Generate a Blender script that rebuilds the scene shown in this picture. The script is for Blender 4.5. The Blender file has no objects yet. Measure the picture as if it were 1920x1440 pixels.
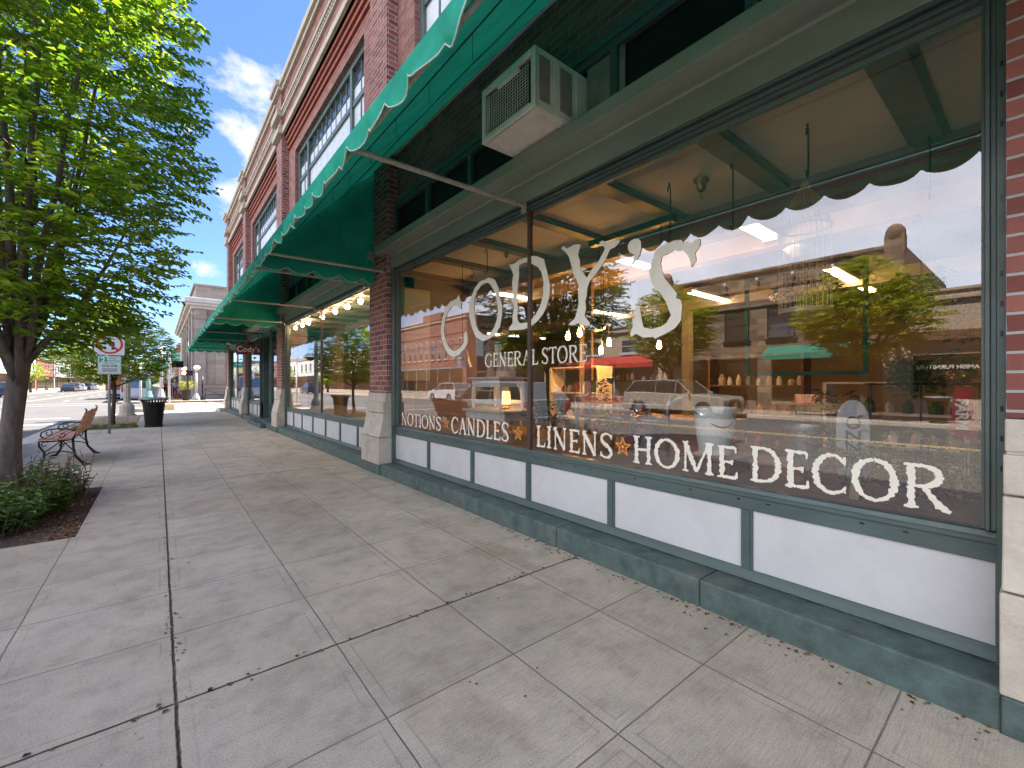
import bpy, math, random
import numpy as np
from mathutils import Vector, Matrix, noise
R = math.radians
rnd = random.Random(7)
scene = bpy.context.scene
COL = scene.collection
TH = 39.09
# ---------------------------------------------------------------- camera
cam_d = bpy.data.cameras.new("camera"); cam = bpy.data.objects.new("camera", cam_d); COL.objects.link(cam)
cam.location = (0, 0, 1.3); cam.rotation_euler = (R(90), 0, R(-TH))
cam_d.sensor_width = 36; cam_d.lens = 815/1920*36; cam_d.clip_start = .05; cam_d.clip_end = 3000
scene.camera = cam
# ---------------------------------------------------------------- light
SUN_EL, SUN_AZ = 60, 80          # azimuth clockwise from +Y
world = bpy.data.worlds.new("World"); scene.world = world; world.use_nodes = True
wn, wl = world.node_tree.nodes, world.node_tree.links
wn.clear()
wout = wn.new('ShaderNodeOutputWorld'); bg = wn.new('ShaderNodeBackground')
sky = wn.new('ShaderNodeTexSky'); sky.sky_type = 'NISHITA'; sky.sun_disc = False
sky.sun_elevation = R(SUN_EL); sky.sun_rotation = R(SUN_AZ); sky.altitude = 600; sky.air_density = 1.0
sky.dust_density = .25; sky.ozone_density = 3.0
bg.inputs['Strength'].default_value = .05
wtc = wn.new('ShaderNodeTexCoord')
def wmath(op, a, b=None, c=None):
    n = wn.new('ShaderNodeMath'); n.operation = op
    for i, v in enumerate((a, b, c)):
        if v is None: continue
        if isinstance(v, (int, float)): n.inputs[i].default_value = v
        else: wl.new(v, n.inputs[i])
    return n.outputs[0]
def wnoise(scale, detail, rough=.6, off=0):
    m = wn.new('ShaderNodeMapping'); m.inputs['Location'].default_value = (off, off*.7, off*.3); m.inputs['Scale'].default_value = (1, 1, 1.6)
    wl.new(wtc.outputs['Generated'], m.inputs[0])
    n = wn.new('ShaderNodeTexNoise'); n.inputs['Scale'].default_value = scale; n.inputs['Detail'].default_value = detail
    n.inputs['Roughness'].default_value = rough; wl.new(m.outputs[0], n.inputs['Vector']); return n.outputs['Fac']
s_, c_ = math.sin(R(TH)), math.cos(R(TH))
def view_dir(px, py):
    r = (px-960)/815; u = (720-py)/815
    return Vector((s_+r*c_, c_-r*s_, u)).normalized()
fine = wnoise(9, 9, .62)
mask = None
for (px, py, rad) in ((492, 195, .062), (462, 250, .05), (440, 235, .035), (470, 290, .03), (380, 500, .022), (366, 497, .012), (434, 370, .028), (352, 240, .010), (341, 222, .008)):
    d = view_dir(px, py)
    vm = wn.new('ShaderNodeVectorMath'); vm.operation = 'DISTANCE'
    nv = wn.new('ShaderNodeVectorMath'); nv.operation = 'NORMALIZE'; wl.new(wtc.outputs['Generated'], nv.inputs[0])
    wl.new(nv.outputs[0], vm.inputs[0]); vm.inputs[1].default_value = d
    q = wmath('DIVIDE', vm.outputs['Value'], rad)
    q = wmath('SUBTRACT', 1.25, q)
    mask = q if mask is None else wmath('MAXIMUM', mask, q)
m1 = wmath('ADD', mask, wmath('MULTIPLY', wmath('SUBTRACT', fine, .56), 4.6))
m1 = wmath('MULTIPLY', m1, 1.3); m1n = wn.new('ShaderNodeClamp'); wl.new(m1, m1n.inputs[0])
wisp = wnoise(2.6, 8, .6, 3.1)
m2 = wmath('ADD', wmath('MULTIPLY', wmath('SUBTRACT', wisp, .5), 1.2), .6); m2n = wn.new('ShaderNodeClamp'); m2n.inputs['Max'].default_value = .78; wl.new(m2, m2n.inputs[0])
sepw = wn.new('ShaderNodeSeparateXYZ'); wl.new(wtc.outputs['Generated'], sepw.inputs[0])
west = wn.new('ShaderNodeClamp'); wl.new(wmath('MULTIPLY', wmath('ADD', sepw.outputs[0], .28), -2.6), west.inputs[0])
m2w = wmath('MULTIPLY', m2n.outputs[0], west.outputs[0])
mm = wmath('MAXIMUM', wmath('MULTIPLY', m1n.outputs[0], .9), m2w)
cm = wn.new('ShaderNodeMix'); cm.data_type = 'RGBA'
tn = wn.new('ShaderNodeMix'); tn.data_type = 'RGBA'; tn.blend_type = 'MULTIPLY'; tn.inputs['Factor'].default_value = 1; wl.new(sky.outputs[0], tn.inputs['A']); tn.inputs['B'].default_value = (.70, .82, 1.04, 1)
wl.new(mm, cm.inputs['Factor']); wl.new(tn.outputs['Result'], cm.inputs['A'])
cc = wn.new('ShaderNodeMix'); cc.data_type = 'RGBA'; wl.new(west.outputs[0], cc.inputs['Factor']); cc.inputs['A'].default_value = (4.0, 4.1, 4.4, 1); cc.inputs['B'].default_value = (17.8, 18.3, 19.3, 1); wl.new(cc.outputs['Result'], cm.inputs['B'])
wl.new(cm.outputs['Result'], bg.inputs['Color']); wl.new(bg.outputs[0], wout.inputs[0])
sun_d = bpy.data.lights.new("sun", 'SUN'); sun = bpy.data.objects.new("sun", sun_d); COL.objects.link(sun)
sun_d.energy = 3.5; sun_d.angle = R(.5); sun_d.color = (1, .93, .82)
sd = Vector((math.sin(R(SUN_AZ))*math.cos(R(SUN_EL)), math.cos(R(SUN_AZ))*math.cos(R(SUN_EL)), math.sin(R(SUN_EL))))
sun.rotation_euler = sd.to_track_quat('Z', 'Y').to_euler(); sun.location = (30, 5, 40)
scene.view_settings.view_transform = 'Standard'; scene.view_settings.look = 'None'
scene.view_settings.exposure = 2.55; scene.view_settings.gamma = 1
scene.render.engine = 'CYCLES'
cy = scene.cycles; cy.max_bounces = 9; cy.diffuse_bounces = 4; cy.glossy_bounces = 4; cy.transmission_bounces = 6
cy.transparent_max_bounces = 24; cy.use_denoising = True; cy.sample_clamp_indirect = 6; cy.caustics_reflective = False; cy.caustics_refractive = False
cy.light_sampling_threshold = .003

# ---------------------------------------------------------------- materials
def mat_new(name):
    m = bpy.data.materials.new(name); m.use_nodes = True
    nt = m.node_tree; b = nt.nodes['Principled BSDF']; return m, nt, b
class NT:
    def __init__(s, nt): s.nt = nt; s.n = nt.nodes; s.l = nt.links
    def link(s, a, b): s.l.new(a, b)
    def put(s, sock, v):
        if isinstance(v, (int, float)): sock.default_value = v
        elif isinstance(v, (tuple, list)): sock.default_value = (tuple(v)+(1,)) if len(v) == 3 and len(sock.default_value) == 4 else v
        else: s.l.new(v, sock)
    def math(s, op, a, b=0, clamp=False):
        n = s.n.new('ShaderNodeMath'); n.operation = op; n.use_clamp = clamp; s.put(n.inputs[0], a); s.put(n.inputs[1], b); return n.outputs[0]
    def noise(s, vec, scale, detail=4, rough=.55, out='Fac', stretch=None):
        if stretch:
            mp = s.n.new('ShaderNodeMapping'); mp.inputs['Scale'].default_value = stretch; s.l.new(vec, mp.inputs[0]); vec = mp.outputs[0]
        n = s.n.new('ShaderNodeTexNoise'); n.inputs['Scale'].default_value = scale; n.inputs['Detail'].default_value = detail
        n.inputs['Roughness'].default_value = rough; s.l.new(vec, n.inputs['Vector']); return n.outputs[out]
    def ramp(s, f, stops):
        n = s.n.new('ShaderNodeValToRGB'); s.l.new(f, n.inputs[0]); e = n.color_ramp.elements
        while len(e) < len(stops): e.new(.5)
        for el, (p, c) in zip(e, stops):
            el.position = p; el.color = (c, c, c, 1) if isinstance(c, (int, float)) else tuple(c)+(1,)
        return n.outputs[0]
    def mix(s, f, a, b, mode='MIX'):
        n = s.n.new('ShaderNodeMix'); n.data_type = 'RGBA'; n.blend_type = mode
        s.put(n.inputs['Factor'], f); s.put(n.inputs['A'], a); s.put(n.inputs['B'], b); return n.outputs['Result']
    def bump(s, h, strength, dist, bsdf):
        n = s.n.new('ShaderNodeBump'); n.inputs['Strength'].default_value = strength; n.inputs['Distance'].default_value = dist
        s.l.new(h, n.inputs['Height']); s.l.new(n.outputs[0], bsdf.inputs['Normal'])
    def obj(s): return s.n.new('ShaderNodeTexCoord').outputs['Object']
    def uv(s): return s.n.new('ShaderNodeTexCoord').outputs['UV']
    def geo(s): return s.n.new('ShaderNodeNewGeometry').outputs['Position']
def pm(name, col, rough=.6, var=.12, scale=6, bump=.0, metal=0, dirt=None, stretch=None, spec=.5, bscale=40):
    m, nt, b = mat_new(name); t = NT(nt); P = t.geo()
    f = t.noise(P, scale, 6, .6, stretch=stretch)
    lo = tuple(c*(1-var*1.6) for c in col); hi = tuple(min(1, c*(1+var*1.3)) for c in col)
    c = t.ramp(f, [(.28, lo), (.72, hi)])
    if dirt:
        g = t.noise(P, scale*.35, 8, .7); g = t.ramp(g, [(.5, 0.0), (.72, 1.0)])
        c = t.mix(t.math('MULTIPLY', g, dirt[1]), c, dirt[0])
    t.link(c, b.inputs['Base Color'])
    rr = t.ramp(t.noise(P, scale*2.3, 3), [(.3, max(0, rough-.1)), (.7, min(1, rough+.1))]); t.link(rr, b.inputs['Roughness'])
    b.inputs['Metallic'].default_value = metal; b.inputs['Specular IOR Level'].default_value = spec
    if bump: t.bump(t.noise(P, bscale, 6, .65, stretch=stretch), bump, .01, b)
    return m
def emis(name, col, strength, base=(.8, .8, .8)):
    m, nt, b = mat_new(name); b.inputs['Base Color'].default_value = base+(1,)
    b.inputs['Emission Color'].default_value = col+(1,); b.inputs['Emission Strength'].default_value = strength; return m
def brick_mat(name, c1, c2, mortar, bw=.215, bh=.075, ms=.010, bump=.6, paint=0):
    m, nt, b = mat_new(name); t = NT(nt); uv = t.uv(); P = t.geo()
    wob = t.n.new('ShaderNodeVectorMath'); wob.operation = 'ADD'
    wn_ = t.n.new('ShaderNodeTexNoise'); wn_.inputs['Scale'].default_value = 9; wn_.inputs['Detail'].default_value = 5; t.link(P, wn_.inputs['Vector'])
    sc = t.n.new('ShaderNodeVectorMath'); sc.operation = 'SCALE'; sc.inputs['Scale'].default_value = .006; t.link(wn_.outputs['Color'], sc.inputs[0])
    t.link(uv, wob.inputs[0]); t.link(sc.outputs[0], wob.inputs[1])
    br = t.n.new('ShaderNodeTexBrick'); t.link(wob.outputs[0], br.inputs['Vector'])
    br.inputs['Scale'].default_value = 1; br.inputs['Brick Width'].default_value = bw; br.inputs['Row Height'].default_value = bh
    br.inputs['Mortar Size'].default_value = ms*.5; br.inputs['Mortar Smooth'].default_value = .25; br.inputs['Bias'].default_value = -.1
    br.inputs['Color1'].default_value = (0, 0, 0, 1); br.inputs['Color2'].default_value = (1, 1, 1, 1); br.inputs['Mortar'].default_value = (.5, .5, .5, 1)
    f1 = t.noise(P, 3.2, 6, .6); f2 = t.noise(P, 55, 5, .7)
    k = t.math('ADD', t.math('MULTIPLY', br.outputs['Color'], .72), t.math('MULTIPLY', f1, .5))
    c = t.ramp(k, [(.18, c1), (.55, tuple((a+b_)/2 for a, b_ in zip(c1, c2))), (.95, c2)])
    c = t.mix(t.math('MULTIPLY', f2, .35), c, tuple(x*.45 for x in c1))
    lime = t.ramp(t.noise(P, 11, 8, .75), [(.60, 0.), (.74, 1.)])
    c = t.mix(t.math('MULTIPLY', lime, .35), c, tuple(min(1, x*1.5+.05) for x in c2))
    mc = t.mix(f1, tuple(x*.7 for x in mortar), tuple(min(1, x*1.2) for x in mortar))
    c = t.mix(br.outputs['Fac'], c, mc)
    t.link(c, b.inputs['Base Color']); b.inputs['Roughness'].default_value = .82
    h = t.math('SUBTRACT', t.math('MULTIPLY', f2, .25), br.outputs['Fac'])
    t.bump(h, bump, .008, b); return m
def leaf_mat(name, cols, trans=.35, rough=.5, sc=2.0):
    m, nt, b = mat_new(name); t = NT(nt); P = t.geo()
    gi = t.n.new('ShaderNodeNewGeometry')
    f = t.math('ADD', t.math('MULTIPLY', gi.outputs['Random Per Island'], .62), t.math('MULTIPLY', t.noise(P, sc, 3), .38))
    c = t.ramp(f, [(i/(len(cols)-1)*.8+.1, cc) for i, cc in enumerate(cols)])
    t.link(c, b.inputs['Base Color']); b.inputs['Roughness'].default_value = rough; b.inputs['Specular IOR Level'].default_value = .35
    tr = t.n.new('ShaderNodeBsdfTranslucent'); t.link(t.mix(.5, c, t.mix(1, c, (1.7, 1.5, .5), 'MULTIPLY')), tr.inputs['Color'])
    mx = t.n.new('ShaderNodeMixShader'); mx.inputs[0].default_value = trans
    t.link(b.outputs[0], mx.inputs[1]); t.link(tr.outputs[0], mx.inputs[2]); t.link(mx.outputs[0], nt.nodes['Material Output'].inputs[0]); return m
def glass_mat(name, base=.2, tint=(.985, .985, .98), dark=None, rough=0.0, wave=.0, k=1.0):
    m, nt, b = mat_new(name); t = NT(nt); nt.nodes.remove(b)
    g = t.n.new('ShaderNodeBsdfGlossy'); g.inputs['Roughness'].default_value = rough; g.inputs['Color'].default_value = (.97, .98, 1, 1)
    if dark is None:
        tr = t.n.new('ShaderNodeBsdfTransparent'); tr.inputs['Color'].default_value = tint+(1,)
    else:
        tr = t.n.new('ShaderNodeBsdfDiffuse'); tr.inputs['Color'].default_value = dark+(1,)
    fr = t.n.new('ShaderNodeFresnel'); fr.inputs['IOR'].default_value = 1.5
    f = t.math('ADD', t.math('MULTIPLY', fr.outputs[0], (1-base)*k), base, True)
    if wave:
        bp = t.n.new('ShaderNodeBump'); bp.inputs['Strength'].default_value = wave; bp.inputs['Distance'].default_value = .02
        t.link(t.noise(t.geo(), .9, 2), bp.inputs['Height']); t.link(bp.outputs[0], g.inputs['Normal'])
    mx = t.n.new('ShaderNodeMixShader'); t.link(f, mx.inputs[0]); t.link(tr.outputs[0], mx.inputs[1]); t.link(g.outputs[0], mx.inputs[2])
    t.link(mx.outputs[0], nt.nodes['Material Output'].inputs[0]); return m

def sidewalk_mat(name, base=(.52, .435, .345), x0=.055, px=.635, y0=2.235, py=.615, strong=True):
    m, nt, b = mat_new(name); t = NT(nt); P = t.geo()
    sp = t.n.new('ShaderNodeSeparateXYZ'); t.link(P, sp.inputs[0])
    wobx = t.math('MULTIPLY', t.math('SUBTRACT', t.noise(P, 3, 5), .5), .016)
    x = t.math('ADD', sp.outputs[0], wobx); y = t.math('ADD', sp.outputs[1], t.math('MULTIPLY', wobx, .7))
    def dist(v, o, p):
        a = t.math('DIVIDE', t.math('SUBTRACT', v, o), p); f = t.math('FRACT', a, 0)
        return t.math('MULTIPLY', t.math('SUBTRACT', .5, t.math('ABSOLUTE', t.math('SUBTRACT', f, .5), 0)), p)
    dx = dist(x, x0, px); dy = dist(y, y0, py); dm = t.math('MINIMUM', dx, dy)
    groove = t.ramp(t.math('MULTIPLY', dm, 10), [(.016, 1.), (.042, 0.)])
    # slab cell id tone
    fx = t.math('FLOOR', t.math('DIVIDE', t.math('SUBTRACT', x, x0), px), 0); fy = t.math('FLOOR', t.math('DIVIDE', t.math('SUBTRACT', y, y0), py), 0)
    cb = t.n.new('ShaderNodeCombineXYZ'); t.link(fx, cb.inputs[0]); t.link(fy, cb.inputs[1])
    wh = t.n.new('ShaderNodeTexWhiteNoise'); t.link(cb.outputs[0], wh.inputs['Vector'])
    big = t.noise(P, .75, 6, .65); med = t.noise(P, 5, 7, .7); fin = t.noise(P, 160, 4, .8)
    c = t.ramp(big, [(.3, tuple(v*.80 for v in base)), (.7, tuple(v*1.12 for v in base))])
    c = t.mix(.9, c, t.ramp(wh.outputs['Value'], [(0, .92), (1, 1.06)]), 'MULTIPLY')
    c = t.mix(.95, c, t.ramp(med, [(.28, .72), (.5, 1.0), (.72, 1.14)]), 'MULTIPLY')
    c = t.mix(.95, c, t.ramp(fin, [(.34, .48), (.46, .93), (.62, 1.05), (.76, 1.5)]), 'MULTIPLY')
    vo = t.n.new('ShaderNodeTexVoronoi'); vo.inputs['Scale'].default_value = 120; t.link(P, vo.inputs['Vector'])
    agg = t.ramp(vo.outputs['Distance'], [(.05, 0.), (.22, 1.)])
    c = t.mix(t.math('MULTIPLY', t.math('SUBTRACT', 1, agg), t.ramp(big, [(.36, .15), (.62, .75)])), c, (.19, .155, .13))
    bs_ = t.noise(P, 150, 3, .6, stretch=(.05, 1, 1)); bm = t.ramp(sp.outputs[0], [(.0, .15), (1.0, .8)])
    c = t.mix(bm, c, t.ramp(bs_, [(.3, .80), (.5, 1.0), (.7, 1.12)]), 'MULTIPLY')
    # brown organic stains
    st = t.ramp(t.noise(P, 1.15, 7, .68, stretch=(1, .45, 1)), [(.52, 0.), (.70, 1.)])
    c = t.mix(t.math('MULTIPLY', st, .5), c, (.24, .17, .10))
    sp2 = t.ramp(t.noise(P, 15, 3, .6), [(.70, 0.), (.735, 1.)])
    c = t.mix(t.math('MULTIPLY', sp2, .5), c, (.10, .085, .075))
    band = t.ramp(t.math('MULTIPLY', dm, 10), [(.30, 1.), (.45, 1.), (.50, 0.)])
    edge = t.ramp(t.math('ABSOLUTE', t.math('SUBTRACT', t.math('MULTIPLY', dm, 10), .5), 0), [(.02, 1.), (.06, 0.)])
    nearb = t.ramp(t.noise(P, 1.7, 3), [(.46, 0.), (.58, 1.)])
    c = t.mix(t.math('MULTIPLY', t.math('MULTIPLY', edge, nearb), .35), c, (.16, .135, .115))
    gm = t.math('MULTIPLY', groove, t.ramp(med, [(.3, .42), (.6, .85)]))
    c = t.mix(gm, c, (.085, .066, .052))
    hgt = t.math('SUBTRACT', t.math('MULTIPLY', fin, .12), groove)
    if strong:
        wide = t.math('MULTIPLY', t.math('SUBTRACT', t.noise(P, 12, 6, .7), .5), .016)
        e1 = t.math('ABSOLUTE', t.math('SUBTRACT', t.math('ADD', sp.outputs[1], wide), y0), 0)
        e2 = t.math('ABSOLUTE', t.math('SUBTRACT', t.math('ADD', sp.outputs[1], wide), y0+4.92), 0)
        e3 = t.math('ABSOLUTE', t.math('SUBTRACT', t.math('ADD', sp.outputs[0], wide), x0), 0)
        e = t.math('MINIMUM', t.math('MINIMUM', e1, e2), e3)
        ck = t.ramp(t.math('MULTIPLY', e, 10), [(.035, 1.), (.085, 0.)])
        c = t.mix(ck, c, t.ramp(t.noise(P, 26, 3), [(.4, (.035, .028, .024)), (.62, (.10, .06, .035)), (.75, (.22, .14, .07))]))
        hgt = t.math('SUBTRACT', hgt, ck)
    t.link(c, b.inputs['Base Color']); b.inputs['Roughness'].default_value = .86; b.inputs['Specular IOR Level'].default_value = .3
    t.bump(hgt, .55, .006, b); return m

M = {}
GREEN = (.072, .104, .100)
M['green'] = pm('green_paint', GREEN, .42, .16, 5, .25, dirt=((.11, .105, .075), .55), stretch=(1, .35, 1), bscale=60)
M['green_worn'] = pm('green_paint_worn', (.070, .104, .098), .6, .28, 9, .5, dirt=((.15, .14, .11), .65), bscale=70)
M['green_fascia'] = pm('green_painted_sheet', (.23, .25, .19), .4, .16, 2.2, .12, dirt=((.17, .16, .10), .55), stretch=(1, .25, 1.5), bscale=18)
M['white_panel'] = pm('white_panel_paint', (.55, .535, .545), .45, .05, 3, .15, dirt=((.40, .36, .31), .5))
M['cream'] = pm('cream_glazed_block', (.50, .435, .36), .45, .10, 7, .5, dirt=((.27, .20, .14), .7))
M['cream_trim'] = pm('cream_trim', (.44, .375, .31), .7, .12, 5, .3, dirt=((.28, .23, .19), .5))
M['brick'] = brick_mat('red_brick', (.165, .045, .036), (.38, .135, .10), (.38, .35, .345), ms=.013)
M['brick_pink'] = brick_mat('red_brick_upper', (.19, .072, .060), (.34, .15, .125), (.32, .25, .22), ms=.007)
M['brick_dark'] = brick_mat('dark_brick_lintel', (.38, .075, .05), (.66, .19, .125), (.22, .17, .15), ms=.008)
M['corbel'] = pm('corbelled_red_brick', (.27, .07, .045), .8, .2, 9, .4)
M['stone'] = brick_mat('rough_stone', (.12, .08, .052), (.36, .255, .17), (.10, .07, .05), bw=.62, bh=.29, ms=.02, bump=1.0)
M['stone_bank'] = brick_mat('pale_ashlar_stone', (.27, .235, .20), (.39, .34, .29), (.25, .21, .18), bw=.9, bh=.38, ms=.02, bump=.7)
M['tan'] = pm('tan_stucco', (.42, .32, .23), .8, .07, 1.2, .2)
M['canvas'] = None
M['metal_grey'] = pm('galvanised_pole', (.36, .36, .35), .4, .08, 20, .05, metal=.6)
M['pole_worn'] = pm('weathered_awning_pole', (.42, .37, .33), .5, .16, 25, .2, metal=.3, dirt=((.22, .15, .11), .5))
M['dark_metal'] = pm('dark_metal', (.035, .033, .032), .45, .15, 20, .1, metal=.5)
M['pale_grey0'] = pm('pale_roller_paint', (.5, .5, .48), .5, .08, 6)
M['black'] = pm('black_metal', (.016, .016, .017), .35, .15, 12, .08, metal=.4)
M['iron'] = pm('brown_black_cast_iron', (.028, .021, .018), .38, .2, 22, .2, metal=.5)
M['ac_white'] = pm('off_white_enamel', (.90, .80, .70), .45, .06, 6, .1, dirt=((.42, .33, .22), .5))
M['ac_dark'] = pm('dark_coil', (.06, .052, .045), .7, .2, 60, .3)
M['bronze'] = pm('dark_bronze_mullion', (.10, .062, .045), .4, .15, 10, .1, metal=.3)
M['brass'] = pm('aged_brass', (.30, .19, .07), .35, .15, 30, .1, metal=.9)
M['concrete'] = pm('cast_concrete', (.50, .43, .34), .8, .08, 9, .25)
M['asphalt'] = pm('asphalt', (.105, .10, .097), .88, .10, .8, .5, dirt=((.14, .13, .122), .5), bscale=120)
M['kerb'] = pm('kerb_concrete', (.47, .42, .36), .85, .1, 3, .3, dirt=((.28, .23, .19), .5))
M['kerb_yellow'] = pm('worn_yellow_paint', (.58, .44, .20), .8, .15, 6, .3, dirt=((.42, .38, .32), .9))
M['marking'] = pm('worn_white_marking', (.62, .60, .57), .8, .10, 7, .1, dirt=((.30, .28, .27), .7))
M['peach'] = pm('peach_crosswalk_paving', (.44, .33, .25), .85, .08, 4, .2)
M['soil'] = pm('dark_planting_soil', (.085, .062, .05), .95, .3, 22, .9, bscale=45)
M['mulch'] = pm('bark_mulch', (.22, .11, .055), .9, .4, 30, .5)
M['gravel'] = pm('tan_gravel', (.40, .31, .22), .9, .35, 40, 1.0, bscale=60)
M['bark'] = pm('grey_bark', (.115, .088, .074), .85, .42, 13, 1.0, stretch=(1, 1, .22), bscale=30)
M['bark_dark'] = pm('dark_bark', (.085, .06, .045), .85, .25, 14, .8, stretch=(1, 1, .25), bscale=25)
M['ceiling'] = pm('display_ceiling_paint', (.86, .85, .86), .6, .05, .9, .05, dirt=((.28, .235, .20), .5))
M['beam'] = pm('grey_beam_paint', (.25, .195, .20), .5, .08, 3, .08)
M['carpet'] = pm('brown_carpet', (.34, .245, .18), .95, .16, 120, .6, bscale=220)
M['ochre'] = pm('ochre_wall_paint', (.40, .27, .11), .7, .06, 1.2, .05)
M['ochre_beam'] = pm('ochre_trim', (.60, .42, .18), .6, .05, 2)
M['shop_floor'] = pm('brown_wood_floor', (.13, .075, .045), .45, .25, 3, .15, stretch=(.2, 1.5, 1))
M['shop_ceiling'] = pm('shop_ceiling_paint', (.30, .23, .13), .8, .06, 1.5)
M['wood_orange'] = pm('stained_bench_slats', (.50, .20, .10), .5, .25, 12, .3, stretch=(3, .35, 3))
M['wood_brown'] = pm('brown_wood', (.17, .085, .045), .5, .25, 8, .2, stretch=(1, .3, 1))
M['wood_raw'] = pm('pale_raw_wood', (.42, .29, .17), .7, .15, 8, .2)
M['white_furn'] = pm('chipped_white_furniture_paint', (.78, .76, .71), .55, .08, 9, .15, dirt=((.40, .36, .30), .35))
M['enamel'] = pm('pale_enamel', (.78, .80, .76), .3, .04, 5, .05)
M['galv'] = pm('galvanised_tin', (.34, .36, .37), .38, .14, 16, .08, metal=.75)
M['letter'] = pm('cream_lettering_paint', (.74, .68, .58), .55, .05, 8)
M['star_red'] = pm('brown_red_star_paint', (.30, .06, .02), .5, .1, 10)
M['star_gold'] = pm('gold_star_paint', (.82, .42, .06), .5, .06, 10)
M['sign_white'] = pm('white_sheeting', (.66, .70, .72), .35, .03, 6)
M['sign_red'] = pm('red_sheeting', (.52, .03, .03), .35, .05, 6)
M['sign_green'] = pm('green_sheeting', (.02, .30, .19), .35, .05, 6)
M['sign_black'] = pm('black_sheeting', (.015, .015, .018), .4, .05, 6)
M['maroon'] = pm('maroon_signboard', (.17, .022, .018), .5, .12, 6)
M['curtain'] = pm('dark_red_curtain', (.17, .03, .028), .85, .2, 3, .3, stretch=(1, 3, .1))
M['glass'] = glass_mat('shop_window_glass', .14)
M['glass_b2'] = glass_mat('shop_window_glass_brighter', .27)
M['glass_dark'] = glass_mat('dark_transom_glass', .0, dark=(.022, .018, .016), rough=.2, k=.35)
M['glass_dim'] = glass_mat('dim_shop_glass', .02, dark=(.055, .032, .02), rough=.05, k=.5)
M['glass_up'] = glass_mat('upper_window_glass', .22, dark=(.05, .055, .055), rough=.03)
M['blind'] = pm('white_blind_with_reflection', (.62, .64, .67), .3, .03, 2)
M['car_glass'] = glass_mat('car_glass', .12, dark=(.02, .022, .025), rough=.02)
M['tyre'] = pm('tyre_rubber', (.022, .022, .022), .8, .2, 20, .3)
M['rim'] = pm('alloy_rim', (.45, .45, .46), .3, .1, 10, metal=.8)
M['tube'] = emis('fluorescent_tube', (1, .92, .76), 3.4)
M['bulb_glow'] = emis('glowing_filament', (1, .42, .08), 55)
M['bulb_warm'] = emis('warm_globe_bulb', (1, .70, .34), 26)
M['globe'] = pm('opal_lamp_globe', (.80, .80, .78), .25, .02, 3)
M['orange_lit'] = emis('lit_orange_hand', (1, .17, .03), 4.5)
M['terracotta'] = pm('terracotta', (.36, .14, .07), .8, .12, 8, .2)
M['leaf_street'] = leaf_mat('street_tree_leaf', [(.05, .13, .014), (.12, .25, .02), (.25, .39, .025), (.44, .50, .04)], .56)
M['leaf_yellow'] = leaf_mat('yellow_green_leaf', [(.10, .16, .015), (.24, .30, .02), (.40, .42, .03), (.5, .40, .04)], .5)
M['leaf_small'] = leaf_mat('bright_small_tree_leaf', [(.10, .18, .015), (.21, .34, .025), (.34, .46, .04), (.46, .54, .05)], .55)
M['leaf_shrub'] = leaf_mat('shrub_leaf', [(.04, .095, .025), (.075, .16, .04), (.13, .23, .055), (.28, .30, .07)], .35)
M['leaf_dark'] = leaf_mat('dark_conifer_leaf', [(.010, .028, .010), (.018, .045, .014), (.03, .065, .02)], .2)
M['leaf_house'] = leaf_mat('potted_plant_leaf', [(.02, .07, .02), (.04, .13, .03), (.08, .20, .05)], .3)
M['leaf_red'] = leaf_mat('red_leaf', [(.10, .012, .015), (.20, .02, .02), (.30, .05, .03)], .35)
M['petal'] = leaf_mat('pink_petal', [(.30, .04, .12), (.45, .10, .22), (.35, .06, .05)], .3)
M['stem'] = pm('dry_flower_stem', (.17, .10, .085), .8, .2, 30)
M['skin'] = pm('skin', (.42, .25, .17), .6, .05, 10)

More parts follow.
